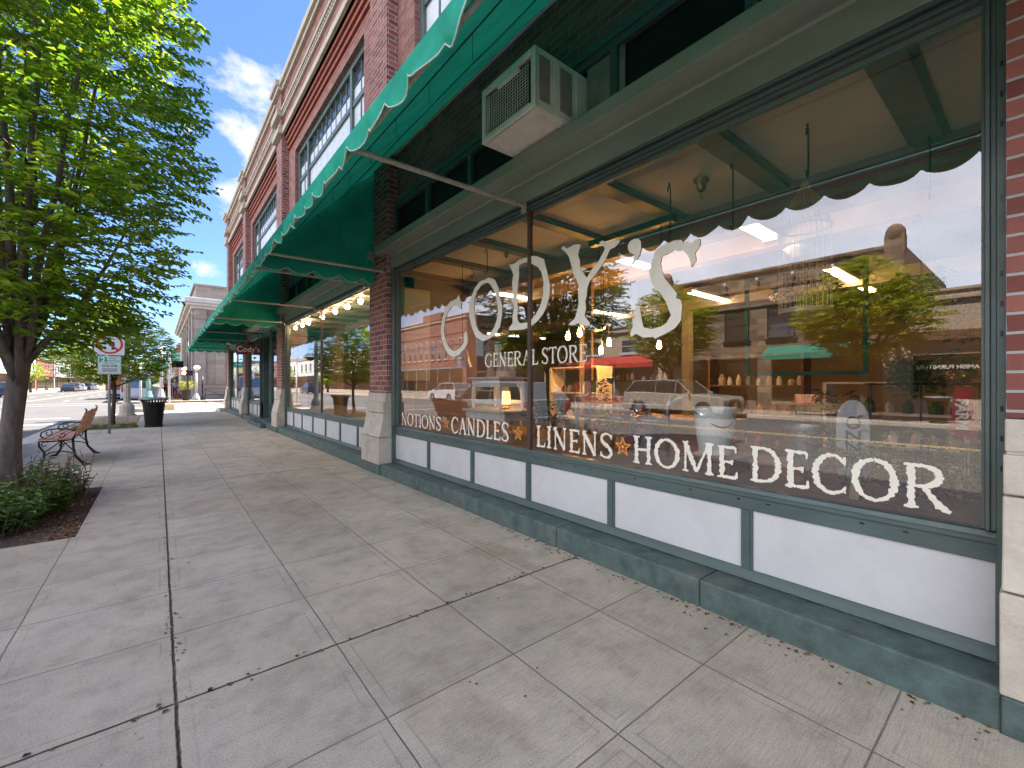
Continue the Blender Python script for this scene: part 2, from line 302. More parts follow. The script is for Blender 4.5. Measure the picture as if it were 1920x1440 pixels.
# ---------------------------------------------------------------- mesh builder
def wloc(o):
    v = Vector((0, 0, 0))
    while o is not None: v += o.location; o = o.parent
    return v
class MB:
    def __init__(s): s.v = []; s.f = []
    def add(s, vs, fs):
        n = len(s.v); s.v += [tuple(p) for p in vs]; s.f += [tuple(i+n for i in f) for f in fs]; return s
    def box(s, x0, x1, y0, y1, z0, z1):
        return s.add([(x0, y0, z0), (x1, y0, z0), (x1, y1, z0), (x0, y1, z0), (x0, y0, z1), (x1, y0, z1), (x1, y1, z1), (x0, y1, z1)],
                     [(0, 3, 2, 1), (4, 5, 6, 7), (0, 1, 5, 4), (1, 2, 6, 5), (2, 3, 7, 6), (3, 0, 4, 7)])
    def prism(s, poly, axis, a, b):
        def P(u, v, w): return {'x': (w, u, v), 'y': (u, w, v), 'z': (u, v, w)}[axis]
        n = len(poly); vs = [P(u, v, a) for u, v in poly]+[P(u, v, b) for u, v in poly]
        area = sum(poly[i][0]*poly[(i+1) % n][1]-poly[(i+1) % n][0]*poly[i][1] for i in range(n))
        flip = (area > 0) != (b > a)
        if axis == 'y': flip = not flip
        fs = [tuple(range(n))[::-1], tuple(range(n, 2*n))]+[(i, (i+1) % n, n+(i+1) % n, n+i) for i in range(n)]
        if flip: fs = [f[::-1] for f in fs]
        return s.add(vs, fs)
    def quad(s, a, b, c, d): return s.add([a, b, c, d], [(0, 1, 2, 3)])
    def tube(s, pts, r, n=8, cap=True):
        pts = [Vector(p) for p in pts]; k = len(pts); rr = r if isinstance(r, (list, tuple)) else [r]*k
        vs = []; fs = []; prev = None
        for i, p in enumerate(pts):
            d = (pts[min(i+1, k-1)]-pts[max(i-1, 0)])
            d = d.normalized() if d.length > 1e-9 else Vector((0, 0, 1))
            if prev is None:
                a = Vector((0, 0, 1)) if abs(d.z) < .9 else Vector((1, 0, 0)); u = d.cross(a).normalized()
            else:
                u = prev-d*prev.dot(d); u = u.normalized() if u.length > 1e-6 else d.orthogonal().normalized()
            prev = u; w = d.cross(u)
            for j in range(n):
                t = 2*math.pi*j/n; vs.append(p+(u*math.cos(t)+w*math.sin(t))*rr[i])
        for i in range(k-1):
            for j in range(n):
                a = i*n+j; b = i*n+(j+1) % n; fs.append((a, b, b+n, a+n))
        if cap: fs += [tuple(range(n))[::-1], tuple(range((k-1)*n, k*n))]
        return s.add(vs, fs)
    def lathe(s, prof, c=(0, 0, 0), n=20, axis='z', a0=0, a1=360, closed=True):
        vs = []; fs = []; m = len(prof)
        for j in range(n if closed else n+1):
            t = R(a0+(a1-a0)*j/n)
            for (r, h) in prof:
                x, y = r*math.cos(t), r*math.sin(t)
                p = {'z': (x, y, h), 'x': (h, x, y), 'y': (x, h, y)}[axis]; vs.append((c[0]+p[0], c[1]+p[1], c[2]+p[2]))
        for j in range(n):
            for i in range(m-1):
                a = j*m+i; b = ((j+1) % n if closed else j+1)*m+i
                fs.append((a, b, b+1, a+1) if axis != 'y' else (a, a+1, b+1, b))
        return s.add(vs, fs)
    def ball(s, c, rx, ry=None, rz=None, n=12, m=8):
        ry = ry or rx; rz = rz or rx; vs = []; fs = []
        for i in range(m+1):
            a = math.pi*i/m
            for j in range(n):
                t = 2*math.pi*j/n; vs.append((c[0]+rx*math.sin(a)*math.cos(t), c[1]+ry*math.sin(a)*math.sin(t), c[2]-rz*math.cos(a)))
        for i in range(m):
            for j in range(n): fs.append((i*n+j, i*n+(j+1) % n, (i+1)*n+(j+1) % n, (i+1)*n+j))
        return s.add(vs, fs)
    def xf(s, mat, start=0):
        for i in range(start, len(s.v)): s.v[i] = tuple(mat @ Vector(s.v[i]))
        return s
    def build(s, name, mat, parent=None, local=False, smooth=False, bevel=0, uv=True, loc=None, segs=2):
        me = bpy.data.meshes.new(name)
        V = np.array(s.v, dtype=np.float64).reshape(-1, 3)
        o = bpy.data.objects.new(name, me)
        if loc is not None: o.location = loc
        if parent is not None: o.parent = parent
        UVV = V.copy()
        if not local:
            V = V-np.array(wloc(o))
        me.from_pydata(V.tolist(), [], s.f)
        if uv and len(s.f):
            nl = len(me.loops); vi = np.zeros(nl, dtype=np.int32); me.loops.foreach_get('vertex_index', vi)
            npoly = len(me.polygons); nr = np.zeros(npoly*3); me.polygons.foreach_get('normal', nr); nr = np.abs(nr.reshape(-1, 3))
            ls = np.zeros(npoly, dtype=np.int32); lt = np.zeros(npoly, dtype=np.int32)
            me.polygons.foreach_get('loop_start', ls); me.polygons.foreach_get('loop_total', lt)
            pi = np.repeat(np.arange(npoly), lt); ax = nr.argmax(1)[pi]; P = UVV[vi]
            U = np.where(ax == 0, P[:, 1], P[:, 0]); W = np.where(ax == 2, P[:, 1], P[:, 2])
            lay = me.uv_layers.new(name='UVMap'); lay.data.foreach_set('uv', np.stack([U, W], 1).astype(np.float32).ravel())
        if smooth: me.polygons.foreach_set('use_smooth', [True]*len(me.polygons))
        me.update()
        if mat is not None: me.materials.append(M[mat] if isinstance(mat, str) else mat)
        COL.objects.link(o)
        if bevel:
            b = o.modifiers.new('bevel', 'BEVEL'); b.width = bevel; b.segments = segs; b.limit_method = 'ANGLE'; b.angle_limit = R(40)
        if smooth == 'auto':
            pass
        return o
def empty(name, loc=(0, 0, 0), rz=0):
    o = bpy.data.objects.new(name, None); o.location = loc; o.rotation_euler = (0, 0, rz); COL.objects.link(o); return o
def tag(o, label=None, cat=None, group=None, kind=None):
    if label: o['label'] = label
    if cat: o['category'] = cat
    if group: o['group'] = group
    if kind: o['kind'] = kind
    return o
def struct(o): o['kind'] = 'structure'; return o
def thing(name, label, cat, loc=(0, 0, 0), rz=0, group=None): return tag(empty(name, loc, rz), label, cat, group)
def dup(root, loc=None, rz=None, label=None, scale=None):
    def rec(o, par):
        c = o.copy(); COL.objects.link(c); c.parent = par
        for ch in o.children: rec(ch, c)
        return c
    r = rec(root, None)
    if loc is not None: r.location = loc
    if rz is not None: r.rotation_euler = (0, 0, rz)
    if scale is not None: r.scale = scale
    if label: r['label'] = label
    return r
def text_mesh(txt, size, bold=0.0, sx=1.0, align='CENTER'):
    cu = bpy.data.curves.new('txt', 'FONT'); cu.body = txt; cu.size = size; cu.align_x = align; cu.align_y = 'CENTER'; cu.offset = bold
    cu.resolution_u = 3
    o = bpy.data.objects.new('txt', cu); COL.objects.link(o); dg = bpy.context.evaluated_depsgraph_get(); dg.update()
    me = bpy.data.meshes.new_from_object(o.evaluated_get(dg)); vs = [(v.co.x*sx, v.co.y) for v in me.vertices]; fs = [tuple(p.vertices) for p in me.polygons]
    bpy.data.objects.remove(o); bpy.data.curves.remove(cu); bpy.data.meshes.remove(me); return vs, fs
def add_text(mb, txt, size, c, face='-y', bold=0.0, sx=1.0, align='CENTER', tilt=0):
    vs, fs = text_mesh(txt, size, bold, sx, align); ca, sa = math.cos(tilt), math.sin(tilt)
    out = []
    for (u, v) in vs:
        u, v = u*ca-v*sa, u*sa+v*ca
        if face == '-y': out.append((c[0]+u, c[1], c[2]+v))
        elif face == '-x': out.append((c[0], c[1]-u, c[2]+v))      # read from the street (looking +X): right is -Y
        elif face == '+x': out.append((c[0], c[1]+u, c[2]+v))
        elif face == '+y': out.append((c[0]-u, c[1], c[2]+v))
    return mb.add(out, fs)
# ================================================================ SETTING
def slab(name, poly, z0, z1, mat): return struct(MB().prism(poly, 'z', z0, z1).build(name, mat))
g = MB(); g.quad((-900, -900, -.16), (900, -900, -.16), (900, 900, -.16), (-900, 900, -.16)); struct(g.build('ground', pm('dry_ground', (.20, .17, .13), .95, .15, .05)))
rd = MB(); rd.quad((-14.15, -60, -.13), (-2.0, -60, -.13), (-2.0, 46, -.13), (-14.15, 46, -.13)); rd.quad((-14.15, 46, -.13), (-.3, 46, -.13), (-.3, 420, -.13), (-14.15, 420, -.13))
struct(rd.build('road', 'asphalt'))
rd = MB(); rd.quad((-2.0, 25, -.128), (70, 25, -.128), (70, 43, -.128), (-2.0, 43, -.128)); rd.quad((-90, 25.5, -.128), (-14.15, 25.5, -.128), (-14.15, 35.5, -.128), (-90, 35.5, -.128))
struct(rd.build('cross_street', 'asphalt'))
SW = sidewalk_mat('sidewalk_concrete')
SW2 = sidewalk_mat('opposite_sidewalk_concrete', (.34, .29, .25), strong=False)
near = [(-2.3, -60), (2.72, -60), (2.72, 25.4), (40, 25.4), (40, 27.0), (2.2, 27.0), (1.2, 26.9), (.2, 26.6), (-.6, 26.1), (-1.3, 25.3), (-1.9, 24.2), (-2.2, 23.0), (-2.3, 21.5)]
sw = MB()
bed1 = [(-2.1, 5.2), (-.55, 5.2), (-.55, 7.55), (-2.1, 7.55)]
# pavement as strips around the planting beds
sw.box(-.55, 2.72, -60, 27, -.15, 0); sw.box(-2.15, -.55, -60, 5.2, -.15, 0); sw.box(-2.15, -.55, 7.55, 17.0, -.15, 0)
sw.prism([(2.72, 25.2), (40, 25.2), (40, 27.0), (2.72, 27.0)], 'z', -.15, 0)
sidewalk = sw.build('sidewalk', SW); struct(sidewalk)
kb = MB()
kp = [(-2.3, -60), (-2.3, 17), (-2.3, 21.5), (-2.2, 23.0), (-1.9, 24.2), (-1.3, 25.3), (-.6, 26.1)]
kq = [(-2.15, -60), (-2.15, 17), (-2.15, 21.4), (-2.06, 22.9), (-1.77, 24.1), (-1.2, 25.1), (-.55, 25.85)]
for i in range(len(kp)-1): kb.prism([kp[i], kq[i], kq[i+1], kp[i+1]], 'z', -.15, .004)
struct(kb.build('kerb', 'kerb', bevel=.02))
gt = MB(); gt.quad((-2.75, -60, -.122), (-2.3, -60, -.122), (-2.3, 21.5, -.122), (-2.75, 21.5, -.122)); struct(gt.build('gutter_pan', 'kerb'))
tp = MB(); tp.prism([(-.55, 25.85), (-1.2, 25.1), (-1.77, 24.1), (-1.9, 23.4), (-.55, 23.4)], 'z', -.15, -.002); struct(tp.build('corner_ramp', 'kerb'))
yk = MB(); yk.prism([(-2.06, 21.5), (-1.86, 21.5), (-1.80, 22.9), (-1.55, 23.9), (-1.77, 24.1), (-1.98, 22.9)], 'z', .0, .008); struct(yk.build('yellow_kerb_paint', 'kerb_yellow'))
so = MB(); so.prism([(-2.15, 5.2), (-.55, 5.2), (-.55, 7.55), (-2.15, 7.55)], 'z', -.15, -.035); struct(so.build('planting_soil', 'soil'))
gb = MB(); gb.prism([(-2.15, 17.0), (-.55, 17.0), (-.55, 23.4), (-1.9, 23.4), (-2.1, 22.3)], 'z', -.15, -.01); tag(gb.build('gravel_bed', 'gravel'), kind='structure')
# markings
mk = MB()
for y in (22.2, 25.9): mk.quad((-14, y-.12, -.124), (-2.9, y-.12, -.124), (-2.9, y+.12, -.124), (-14, y+.12, -.124))
for y in (40.6, 44.2): mk.quad((-14, y-.12, -.124), (-2.3, y-.12, -.124), (-2.3, y+.12, -.124), (-14, y+.12, -.124))
for x in (-6.0, -10.6):
    for k in range(30): mk.quad((x-.06, 50+k*9, -.124), (x+.06, 50+k*9, -.124), (x+.06, 53+k*9, -.124), (x-.06, 53+k*9, -.124))
for k in range(-7, 3): mk.quad((-4.9, k*7+.2, -.124), (-2.9, k*7+.2, -.124), (-2.9, k*7+.32, -.124), (-4.9, k*7+.32, -.124))
struct(mk.build('road_markings', 'marking'))
yl = MB()
for x in (-8.25, -8.45): yl.quad((x-.06, -60, -.124), (x+.06, -60, -.124), (x+.06, 21, -.124), (x-.06, 21, -.124)); yl.quad((x-.06, 46, -.124), (x+.06, 46, -.124), (x+.06, 400, -.124), (x-.06, 400, -.124))
struct(yl.build('centre_lines', 'kerb_yellow'))
cw = MB(); cw.quad((-.1, 27.0, -.120), (3.1, 27.0, -.120), (2.6, 41.2, -.120), (-.1, 41.2, -.120)); struct(cw.build('paved_crosswalk', 'peach'))
cw = MB()
cw.quad((-.35, 27.0, -.117), (-.1, 27.0, -.117), (-.1, 41.2, -.117), (-.35, 41.2, -.117)); cw.quad((3.4, 27.0, -.117), (3.7, 27.0, -.117), (3.2, 41.2, -.117), (2.9, 41.2, -.117))
cw.quad((4.2, 27.0, -.117), (14, 27.0, -.117), (14, 27.25, -.117), (4.2, 27.25, -.117)); struct(cw.build('crosswalk_lines', 'marking'))
os_ = MB(); os_.box(-18.3, -14.3, -60, 25.2, -.15, 0); os_.box(-18.3, -14.3, 35.8, 420, -.15, 0); struct(os_.build('opposite_sidewalk', SW2))
ok = MB(); ok.box(-14.3, -14.15, -60, 25.2, -.15, .004); ok.box(-14.3, -14.15, 35.8, 420, -.15, .004); struct(ok.build('opposite_kerb', 'kerb', bevel=.015))
fs = MB(); fs.box(-2.3, 60, 41.6, 46.0, -.15, 0); fs.box(-.35, 3.0, 46.0, 420, -.15, 0); struct(fs.build('far_sidewalk', SW2))
yr = MB(); yr.box(.3, 2.4, 41.62, 42.3, .001, .006); struct(yr.build('yellow_tactile_strip', 'kerb_yellow'))
# far hills at the end of the street
hb = MB(); n = 60; vs = []
for i in range(n+1):
    x = -700+1400*i/n; h = 26+16*noise.noise(Vector((x*.004, 3, 0)))+8*noise.noise(Vector((x*.016, 7, 0)))
    vs += [(x, 640, -2), (x, 760, h), (x, 900, -2)]
fs_ = []
for i in range(n):
    a = i*3; fs_ += [(a, a+3, a+4, a+1), (a+1, a+4, a+5, a+2)]
hb.add(vs, fs_); struct(hb.build('distant_hills', pm('dry_green_hills', (.10, .12, .06), .95, .25, .02)))

# ================================================================ THE BRICK STORE BUILDING
bld = thing('brick_store_building', 'long two-storey red brick store building with green woodwork and cream block pier bases', 'building', (2.7, 6, 0))
XW = 2.72; ZT = 9.34
PIERS = [(-7.05, -6.4), (-.55, .10), (6.0, 6.65), (12.9, 13.55), (19.2, 19.85), (24.4, 25.05)]
def pier(y0, y1, k):
    mb = MB(); mb.box(2.55, 2.98, y0, y1, 1.17, 7.9); mb.box(2.53, 2.98, y0-.02, y1+.02, 7.9, 9.1)
    p = mb.build('pier', 'brick', bld)
    c = MB(); ym = (y0+y1)/2
    g = .004
    # stepped glazed blocks; every course split by a joint
    def course(x, ya, yb, z0, z1, cut, x1=None):
        for a, b in ((ya, cut-g), (cut+g, yb)):
            if x1 is None: c.box(x, 2.98, a, b, z0+g, z1-g)
            else: c.prism([(x, z0+g), (x1, z1-g), (2.98, z1-g), (2.98, z0+g)], 'y', a, b)
    course(2.525, y0-.003, y1+.003, 1.036, 1.17, y0+.36)
    course(2.495, y0-.006, y1+.006, .877, 1.036, y0+.30)
    for (a, b) in ((y0-.007, y1+.007),): c.prism([(2.425, .53+g), (2.47, .70), (2.495, .877-g), (2.98, .877-g), (2.98, .53+g)], 'y', a, b)
    course(2.42, y0-.012, y1+.012, .145, .53, y0+.40)
    c.build('base_blocks', 'cream', p, bevel=.006)
    j = MB(); j.box(2.53, 2.97, y0+.002, y1-.002, .1, 1.165); j.build('mortar', 'concrete', p)
    gp = MB(); gp.box(2.425, 2.98, y0-.008, y1+.008, 0, .145); gp.build('painted_plinth', 'green_worn', p, bevel=.008)
    # stone bands that wrap the pier
    s = MB()
    for nm, L_ in (('string_course', ((7.96, 8.10, 2.44), (8.10, 8.18, 2.47))), ('dentil_course', ((8.42, 8.60, 2.42),)), ('coping', ((9.1, 9.2, 2.44), (9.2, 9.36, 2.38)))):
        s = MB()
        for z0, z1, x in L_: s.box(x, 2.99, y0-.08, y1+.08, z0, z1)
        s.build(nm, 'cream_trim', p, bevel=.01)
for k, (a, b) in enumerate(PIERS): pier(a, b, k)

# ---- lettering strokes --------------------------------------------------
LX = 2.6495
class Sign:
    def __init__(s, seed): s.mb = MB(); s.k = 0; s.r = random.Random(seed)
    def ribbon(s, pts, ws, T, jit):
        # pts in glyph space, T maps glyph -> (Y,Z); ws = half widths in glyph units of height
        k = len(pts); vs = []; s.k += 1; x = LX-s.k*.00012
        for i, p in enumerate(pts):
            a = pts[max(i-1, 0)]; b = pts[min(i+1, k-1)]; dx, dy = b[0]-a[0], b[1]-a[1]; L = math.hypot(dx, dy) or 1
            nx, ny = -dy/L, dx/L; w = ws[i]
            w1 = w*(1+jit*s.r.uniform(-1, 1)); w2 = w*(1+jit*s.r.uniform(-1, 1))
            for q, sg in ((w1, 1), (w2, -1)):
                Y, Z = T(p[0]+nx*q*sg, p[1]+ny*q*sg); vs.append((x, Y, Z))
        s.mb.add(vs, [(2*i, 2*i+1, 2*i+3, 2*i+2) for i in range(k-1)])
def lerp_pts(pts, ws, step=.05):
    P = [pts[0]]; W = [ws[0]]
    for i in range(len(pts)-1):
        (x0, y0), (x1, y1) = pts[i], pts[i+1]; n = max(1, int(math.hypot(x1-x0, y1-y0)/step))
        for j in range(1, n+1): t = j/n; P.append((x0+(x1-x0)*t, y0+(y1-y0)*t)); W.append(ws[i]+(ws[i+1]-ws[i])*t)
    return P, W
def spline(pts, ws, n=7):
    P = []; W = []; k = len(pts)
    for i in range(k-1):
        p0 = pts[max(i-1, 0)]; p1 = pts[i]; p2 = pts[i+1]; p3 = pts[min(i+2, k-1)]
        for j in range(n):
            t = j/n; t2 = t*t; t3 = t2*t
            q = tuple(.5*((2*p1[m])+(-p0[m]+p2[m])*t+(2*p0[m]-5*p1[m]+4*p2[m]-p3[m])*t2+(-p0[m]+3*p1[m]-3*p2[m]+p3[m])*t3) for m in (0, 1))
            P.append(q); W.append(ws[i]+(ws[i+1]-ws[i])*t)
    P.append(pts[-1]); W.append(ws[-1]); return P, W
TK, TN = .066, .034
def stem(x, w=TK, y0=0, y1=1, s0=1, s1=1):
    o = [('l', [(x, y0+.02), (x, (y0+y1)/2), (x, y1-.02)], [w, w*.9, w])]
    if s0: o.append(('l', [(x-w-.075, y0+.018), (x, y0+.035), (x+w+.075, y0+.018)], [.022, .045, .022]))
    if s1: o.append(('l', [(x-w-.075, y1-.018), (x, y1-.035), (x+w+.075, y1-.018)], [.022, .045, .022]))
    return o
def tick(x, y, dx, dy, w=.035): return [('l', [(x, y), (x+dx, y+dy)], [w*1.15, w*.5])]
GL = {
 'I': (.30, stem(.15)), 'L': (.62, stem(.16)+[('l', [(.16, .035), (.58, .04)], [.03, .04])]+tick(.575, .03, .02, .2)),
 'T': (.72, stem(.36, s1=0)+[('l', [(.02, .965), (.36, .955), (.70, .965)], [.04, .03, .04])]+tick(.03, .96, -.015, -.18)+tick(.69, .96, .015, -.18)),
 'E': (.64, stem(.16)+[('l', [(.16, .965), (.58, .96)], [.03, .04]), ('l', [(.16, .51), (.48, .51)], [.03, .035]), ('l', [(.16, .035), (.60, .04)], [.03, .04])]+tick(.575, .97, .01, -.17)+tick(.47, .58, .0, -.16)+tick(.595, .03, .02, .2)),
 'H': (.84, stem(.16)+stem(.68)+[('l', [(.16, .51), (.68, .51)], [.035, .035])]),
 'N': (.88, stem(.16, TN)+stem(.72, TN, s0=0)+[('l', [(.10, .97), (.72, .02)], [TK*1.05, TK*.95])]),
 'M': (1.10, stem(.14, TN)+stem(.96, TK)+[('l', [(.13, .98), (.53, .03)], [TK, TK*.8]), ('l', [(.53, .03), (.93, .97)], [TN, TN])]),
 'A': (.84, [('l', [(.42, .98), (.12, .03)], [TN, TN]), ('l', [(.40, .99), (.72, .02)], [TK, TK]), ('l', [(.22, .36), (.62, .36)], [.028, .028]), ('l', [(.0, .018), (.12, .035), (.25, .018)], [.022, .04, .022]), ('l', [(.58, .018), (.72, .035), (.86, .018)], [.022, .04, .022])]),
 'O': (.92, [('c', [(.45, .985), (.22, .90), (.075, .68), (.06, .42), (.16, .16), (.36, .03), (.56, .03), (.76, .16), (.86, .42), (.83, .70), (.68, .91), (.45, .985)], [TN, .05, TK, TK, .05, TN, TN, .05, TK, TK, .05, TN])]),
 'C': (.82, [('c', [(.74, .80), (.62, .93), (.44, .98), (.24, .90), (.10, .70), (.06, .45), (.14, .19), (.32, .04), (.52, .03), (.68, .10), (.77, .22)], [.03, .035, .035, .05, TK, TK, TK, .045, .035, .03, .02])]+tick(.745, .96, .0, -.22)+tick(.75, .05, .01, .16, .02)),
 'G': (.92, [('c', [(.76, .82), (.64, .94), (.46, .98), (.24, .90), (.10, .70), (.06, .45), (.14, .19), (.32, .04), (.55, .02), (.76, .09)], [.03, .03, .035, .05, TK, TK, TK, .045, .035, .03])]+tick(.765, .96, .0, -.2)+[('l', [(.78, .06), (.78, .40)], [TK*.8, TK*.9]), ('l', [(.64, .42), (.90, .42)], [.022, .022])]),
 'D': (.88, stem(.16)+[('c', [(.16, .965), (.40, .965), (.64, .88), (.79, .66), (.80, .38), (.66, .13), (.42, .035), (.16, .035)], [.03, .035, .05, TK, TK, .05, .035, .03])]),
 'R': (.84, stem(.16)+[('c', [(.16, .965), (.42, .965), (.62, .88), (.66, .74), (.60, .60), (.42, .52), (.16, .50)], [.03, .035, .055, TK, .055, .032, .028]), ('l', [(.36, .52), (.66, .12), (.86, .0)], [.045, TK, .03])]),
 'S': (.64, [('c', [(.56, .80), (.50, .92), (.34, .98), (.16, .92), (.08, .76), (.16, .61), (.34, .50), (.50, .38), (.57, .22), (.47, .06), (.28, .02), (.12, .08), (.06, .22)], [.025, .03, .035, .045, .055, TK, TK, TK, .055, .045, .035, .03, .025])]+tick(.57, .95, .0, -.2)+tick(.06, .04, .0, .2)),
}
def word(sg, txt, ya, yb, z, h, jit=.16, lead=.10, wm=1.0):
    tot = sum(GL[c][0]+lead if c != ' ' else .34 for c in txt)-lead; sx = (ya-yb)/tot; x = 0
    for c in txt:
        if c == ' ': x += .34; continue
        w, st = GL[c]
        dz = sg.r.uniform(-.012, .012)*h; x0 = x
        T = lambda u, v, x0=x0, dz=dz: (ya-(x0+u)*sx, z+dz+v*h)
        for kind, pts, ws in st:
            asp = h/sx
            # widths are along glyph units of height -> squash x
            P, W = (spline(pts, ws) if kind == 'c' else lerp_pts(pts, ws))
            sg.ribbon(P, [q*wm for q in W], T, jit)
        x += w+lead
GL['Y'] = (.86, [('l', [(.43, .02), (.43, .46)], [TK, TK]), ('l', [(.43, .44), (.12, .97)], [TK, TK*1.05]), ('l', [(.43, .44), (.78, .96)], [TN*1.2, TN*1.4]),
                 ('l', [(.22, .018), (.43, .045), (.64, .018)], [.022, .06, .022]), ('l', [(-.04, .965), (.12, .95), (.28, .985)], [.022, .055, .03]), ('l', [(.62, .95), (.78, .945), (.95, .985)], [.03, .055, .02])])
GL["'"] = (.30, [('c', [(.12, .98), (.22, .80), (.20, .52), (.08, .14), (.02, .0)], [.10, .21, .15, .05, .01])])
def storefront(y0, y1, posts, mull, glass='glass', words=None, kick=True, yend=None):
    """one shop window: frame > glass, lettering, panels, mullion"""
    f = MB()
    f.box(2.66, 2.74, y0, y1, .165, .208); f.prism([(2.645, .165), (2.66, .165), (2.66, .222), (2.655, .20)], 'y', y0, y1)
    f.prism([(2.672, .208), (2.74, .208), (2.74, .232), (2.672, .222)], 'y', y0, y1)
    f.box(2.660, 2.74, y0, y1, .567, .645); f.box(2.648, 2.74, y0, y1, .645, .672)
    f.prism([(2.640, .672), (2.70, .672), (2.70, .702), (2.652, .694)], 'y', y0, y1)
    for p in posts: f.box(2.662, 2.74, p-.032, p+.032, .2225, .5665); f.box(2.655, 2.664, p-.018, p+.030, .2226, .5664)
    for a, b in ((y0, y0+.034), (y1-.034, y1)): f.box(2.66, 2.74, a, b, .232, .5665)
    # jambs with stepped mouldings
    for sgn, e in ((1, y0), (-1, y1)):
        def bx(xa, a, b, z0=.702, z1=2.965):
            u, v = sorted((e+sgn*a, e+sgn*b)); f.box(xa, 2.74, u, v, z0, z1)
        w = .145 if sgn < 0 else 0
        bx(2.615, 0, .028, .165); bx(2.632, .0285, .046); bx(2.622, .0465, .060); bx(2.642, .0605, .072)
        if w: bx(2.60, .0725, .13); bx(2.635, .1305, .165)
    f.box(2.63, 2.74, y0+.073, y1-.073, 2.885, 2.905); f.box(2.615, 2.74, y0+.073, y1-.073, 2.906, 2.925); f.box(2.635, 2.74, y0+.073, y1-.073, 2.926, 2.945); f.box(2.605, 2.74, y0+.073, y1-.073, 2.946, 2.965)
    w = f.build('storefront_window', 'green', bld, bevel=.003)
    hl = MB()
    for z in (.617, .628): pass
    rr = random.Random(int(y0*10)+3)
    yy = y0+.3
    while yy < y1-.3:
        hl.box(2.657, 2.662, yy, yy+.018, .618, .625); yy += rr.choice((.16, .42, .30))
    zz = .95
    while zz < 2.8: hl.box(2.6135, 2.618, y0+.010, y0+.018, zz, zz+.022); zz += rr.choice((.12, .30))
    hl.build('screw_hole', 'black', w)
    k = MB(); ps = [y0+.034]+[q for p in sorted(posts) for q in (p-.032, p+.032)]+[y1-.034]
    for a, b in zip(ps[::2], ps[1::2]):
        MB().box(2.674, 2.70, a, b, .222, .567).build('kick_panel', 'white_panel', w)
    edges = [y0+.072]+[m for m in mull]+[y1-.165]
    for i in range(len(edges)-1):
        a = edges[i]+(.010 if i else 0); b = edges[i+1]-(.010 if i < len(edges)-2 else 0)
        q = MB(); q.quad((2.655, a, .70), (2.655, a, 2.886), (2.655, b, 2.886), (2.655, b, .70)); q.build('glass', glass, w)
    for m_ in mull: MB().box(2.632, 2.668, m_-.019, m_+.019, .70, 2.886).build('mullion', 'bronze', w, bevel=.004)
    pl = MB(); ye = yend if yend else y1; n = int((ye-y0)/1.2)+1; L = (ye-y0)/n
    for i in range(n): pl.box(2.445+.004*(i % 2), 2.68, y0+i*L+.002, y0+(i+1)*L-.002, -.02, .160)
    pl.build('painted_plinth', 'green_worn', bld, bevel=.012)
    return w
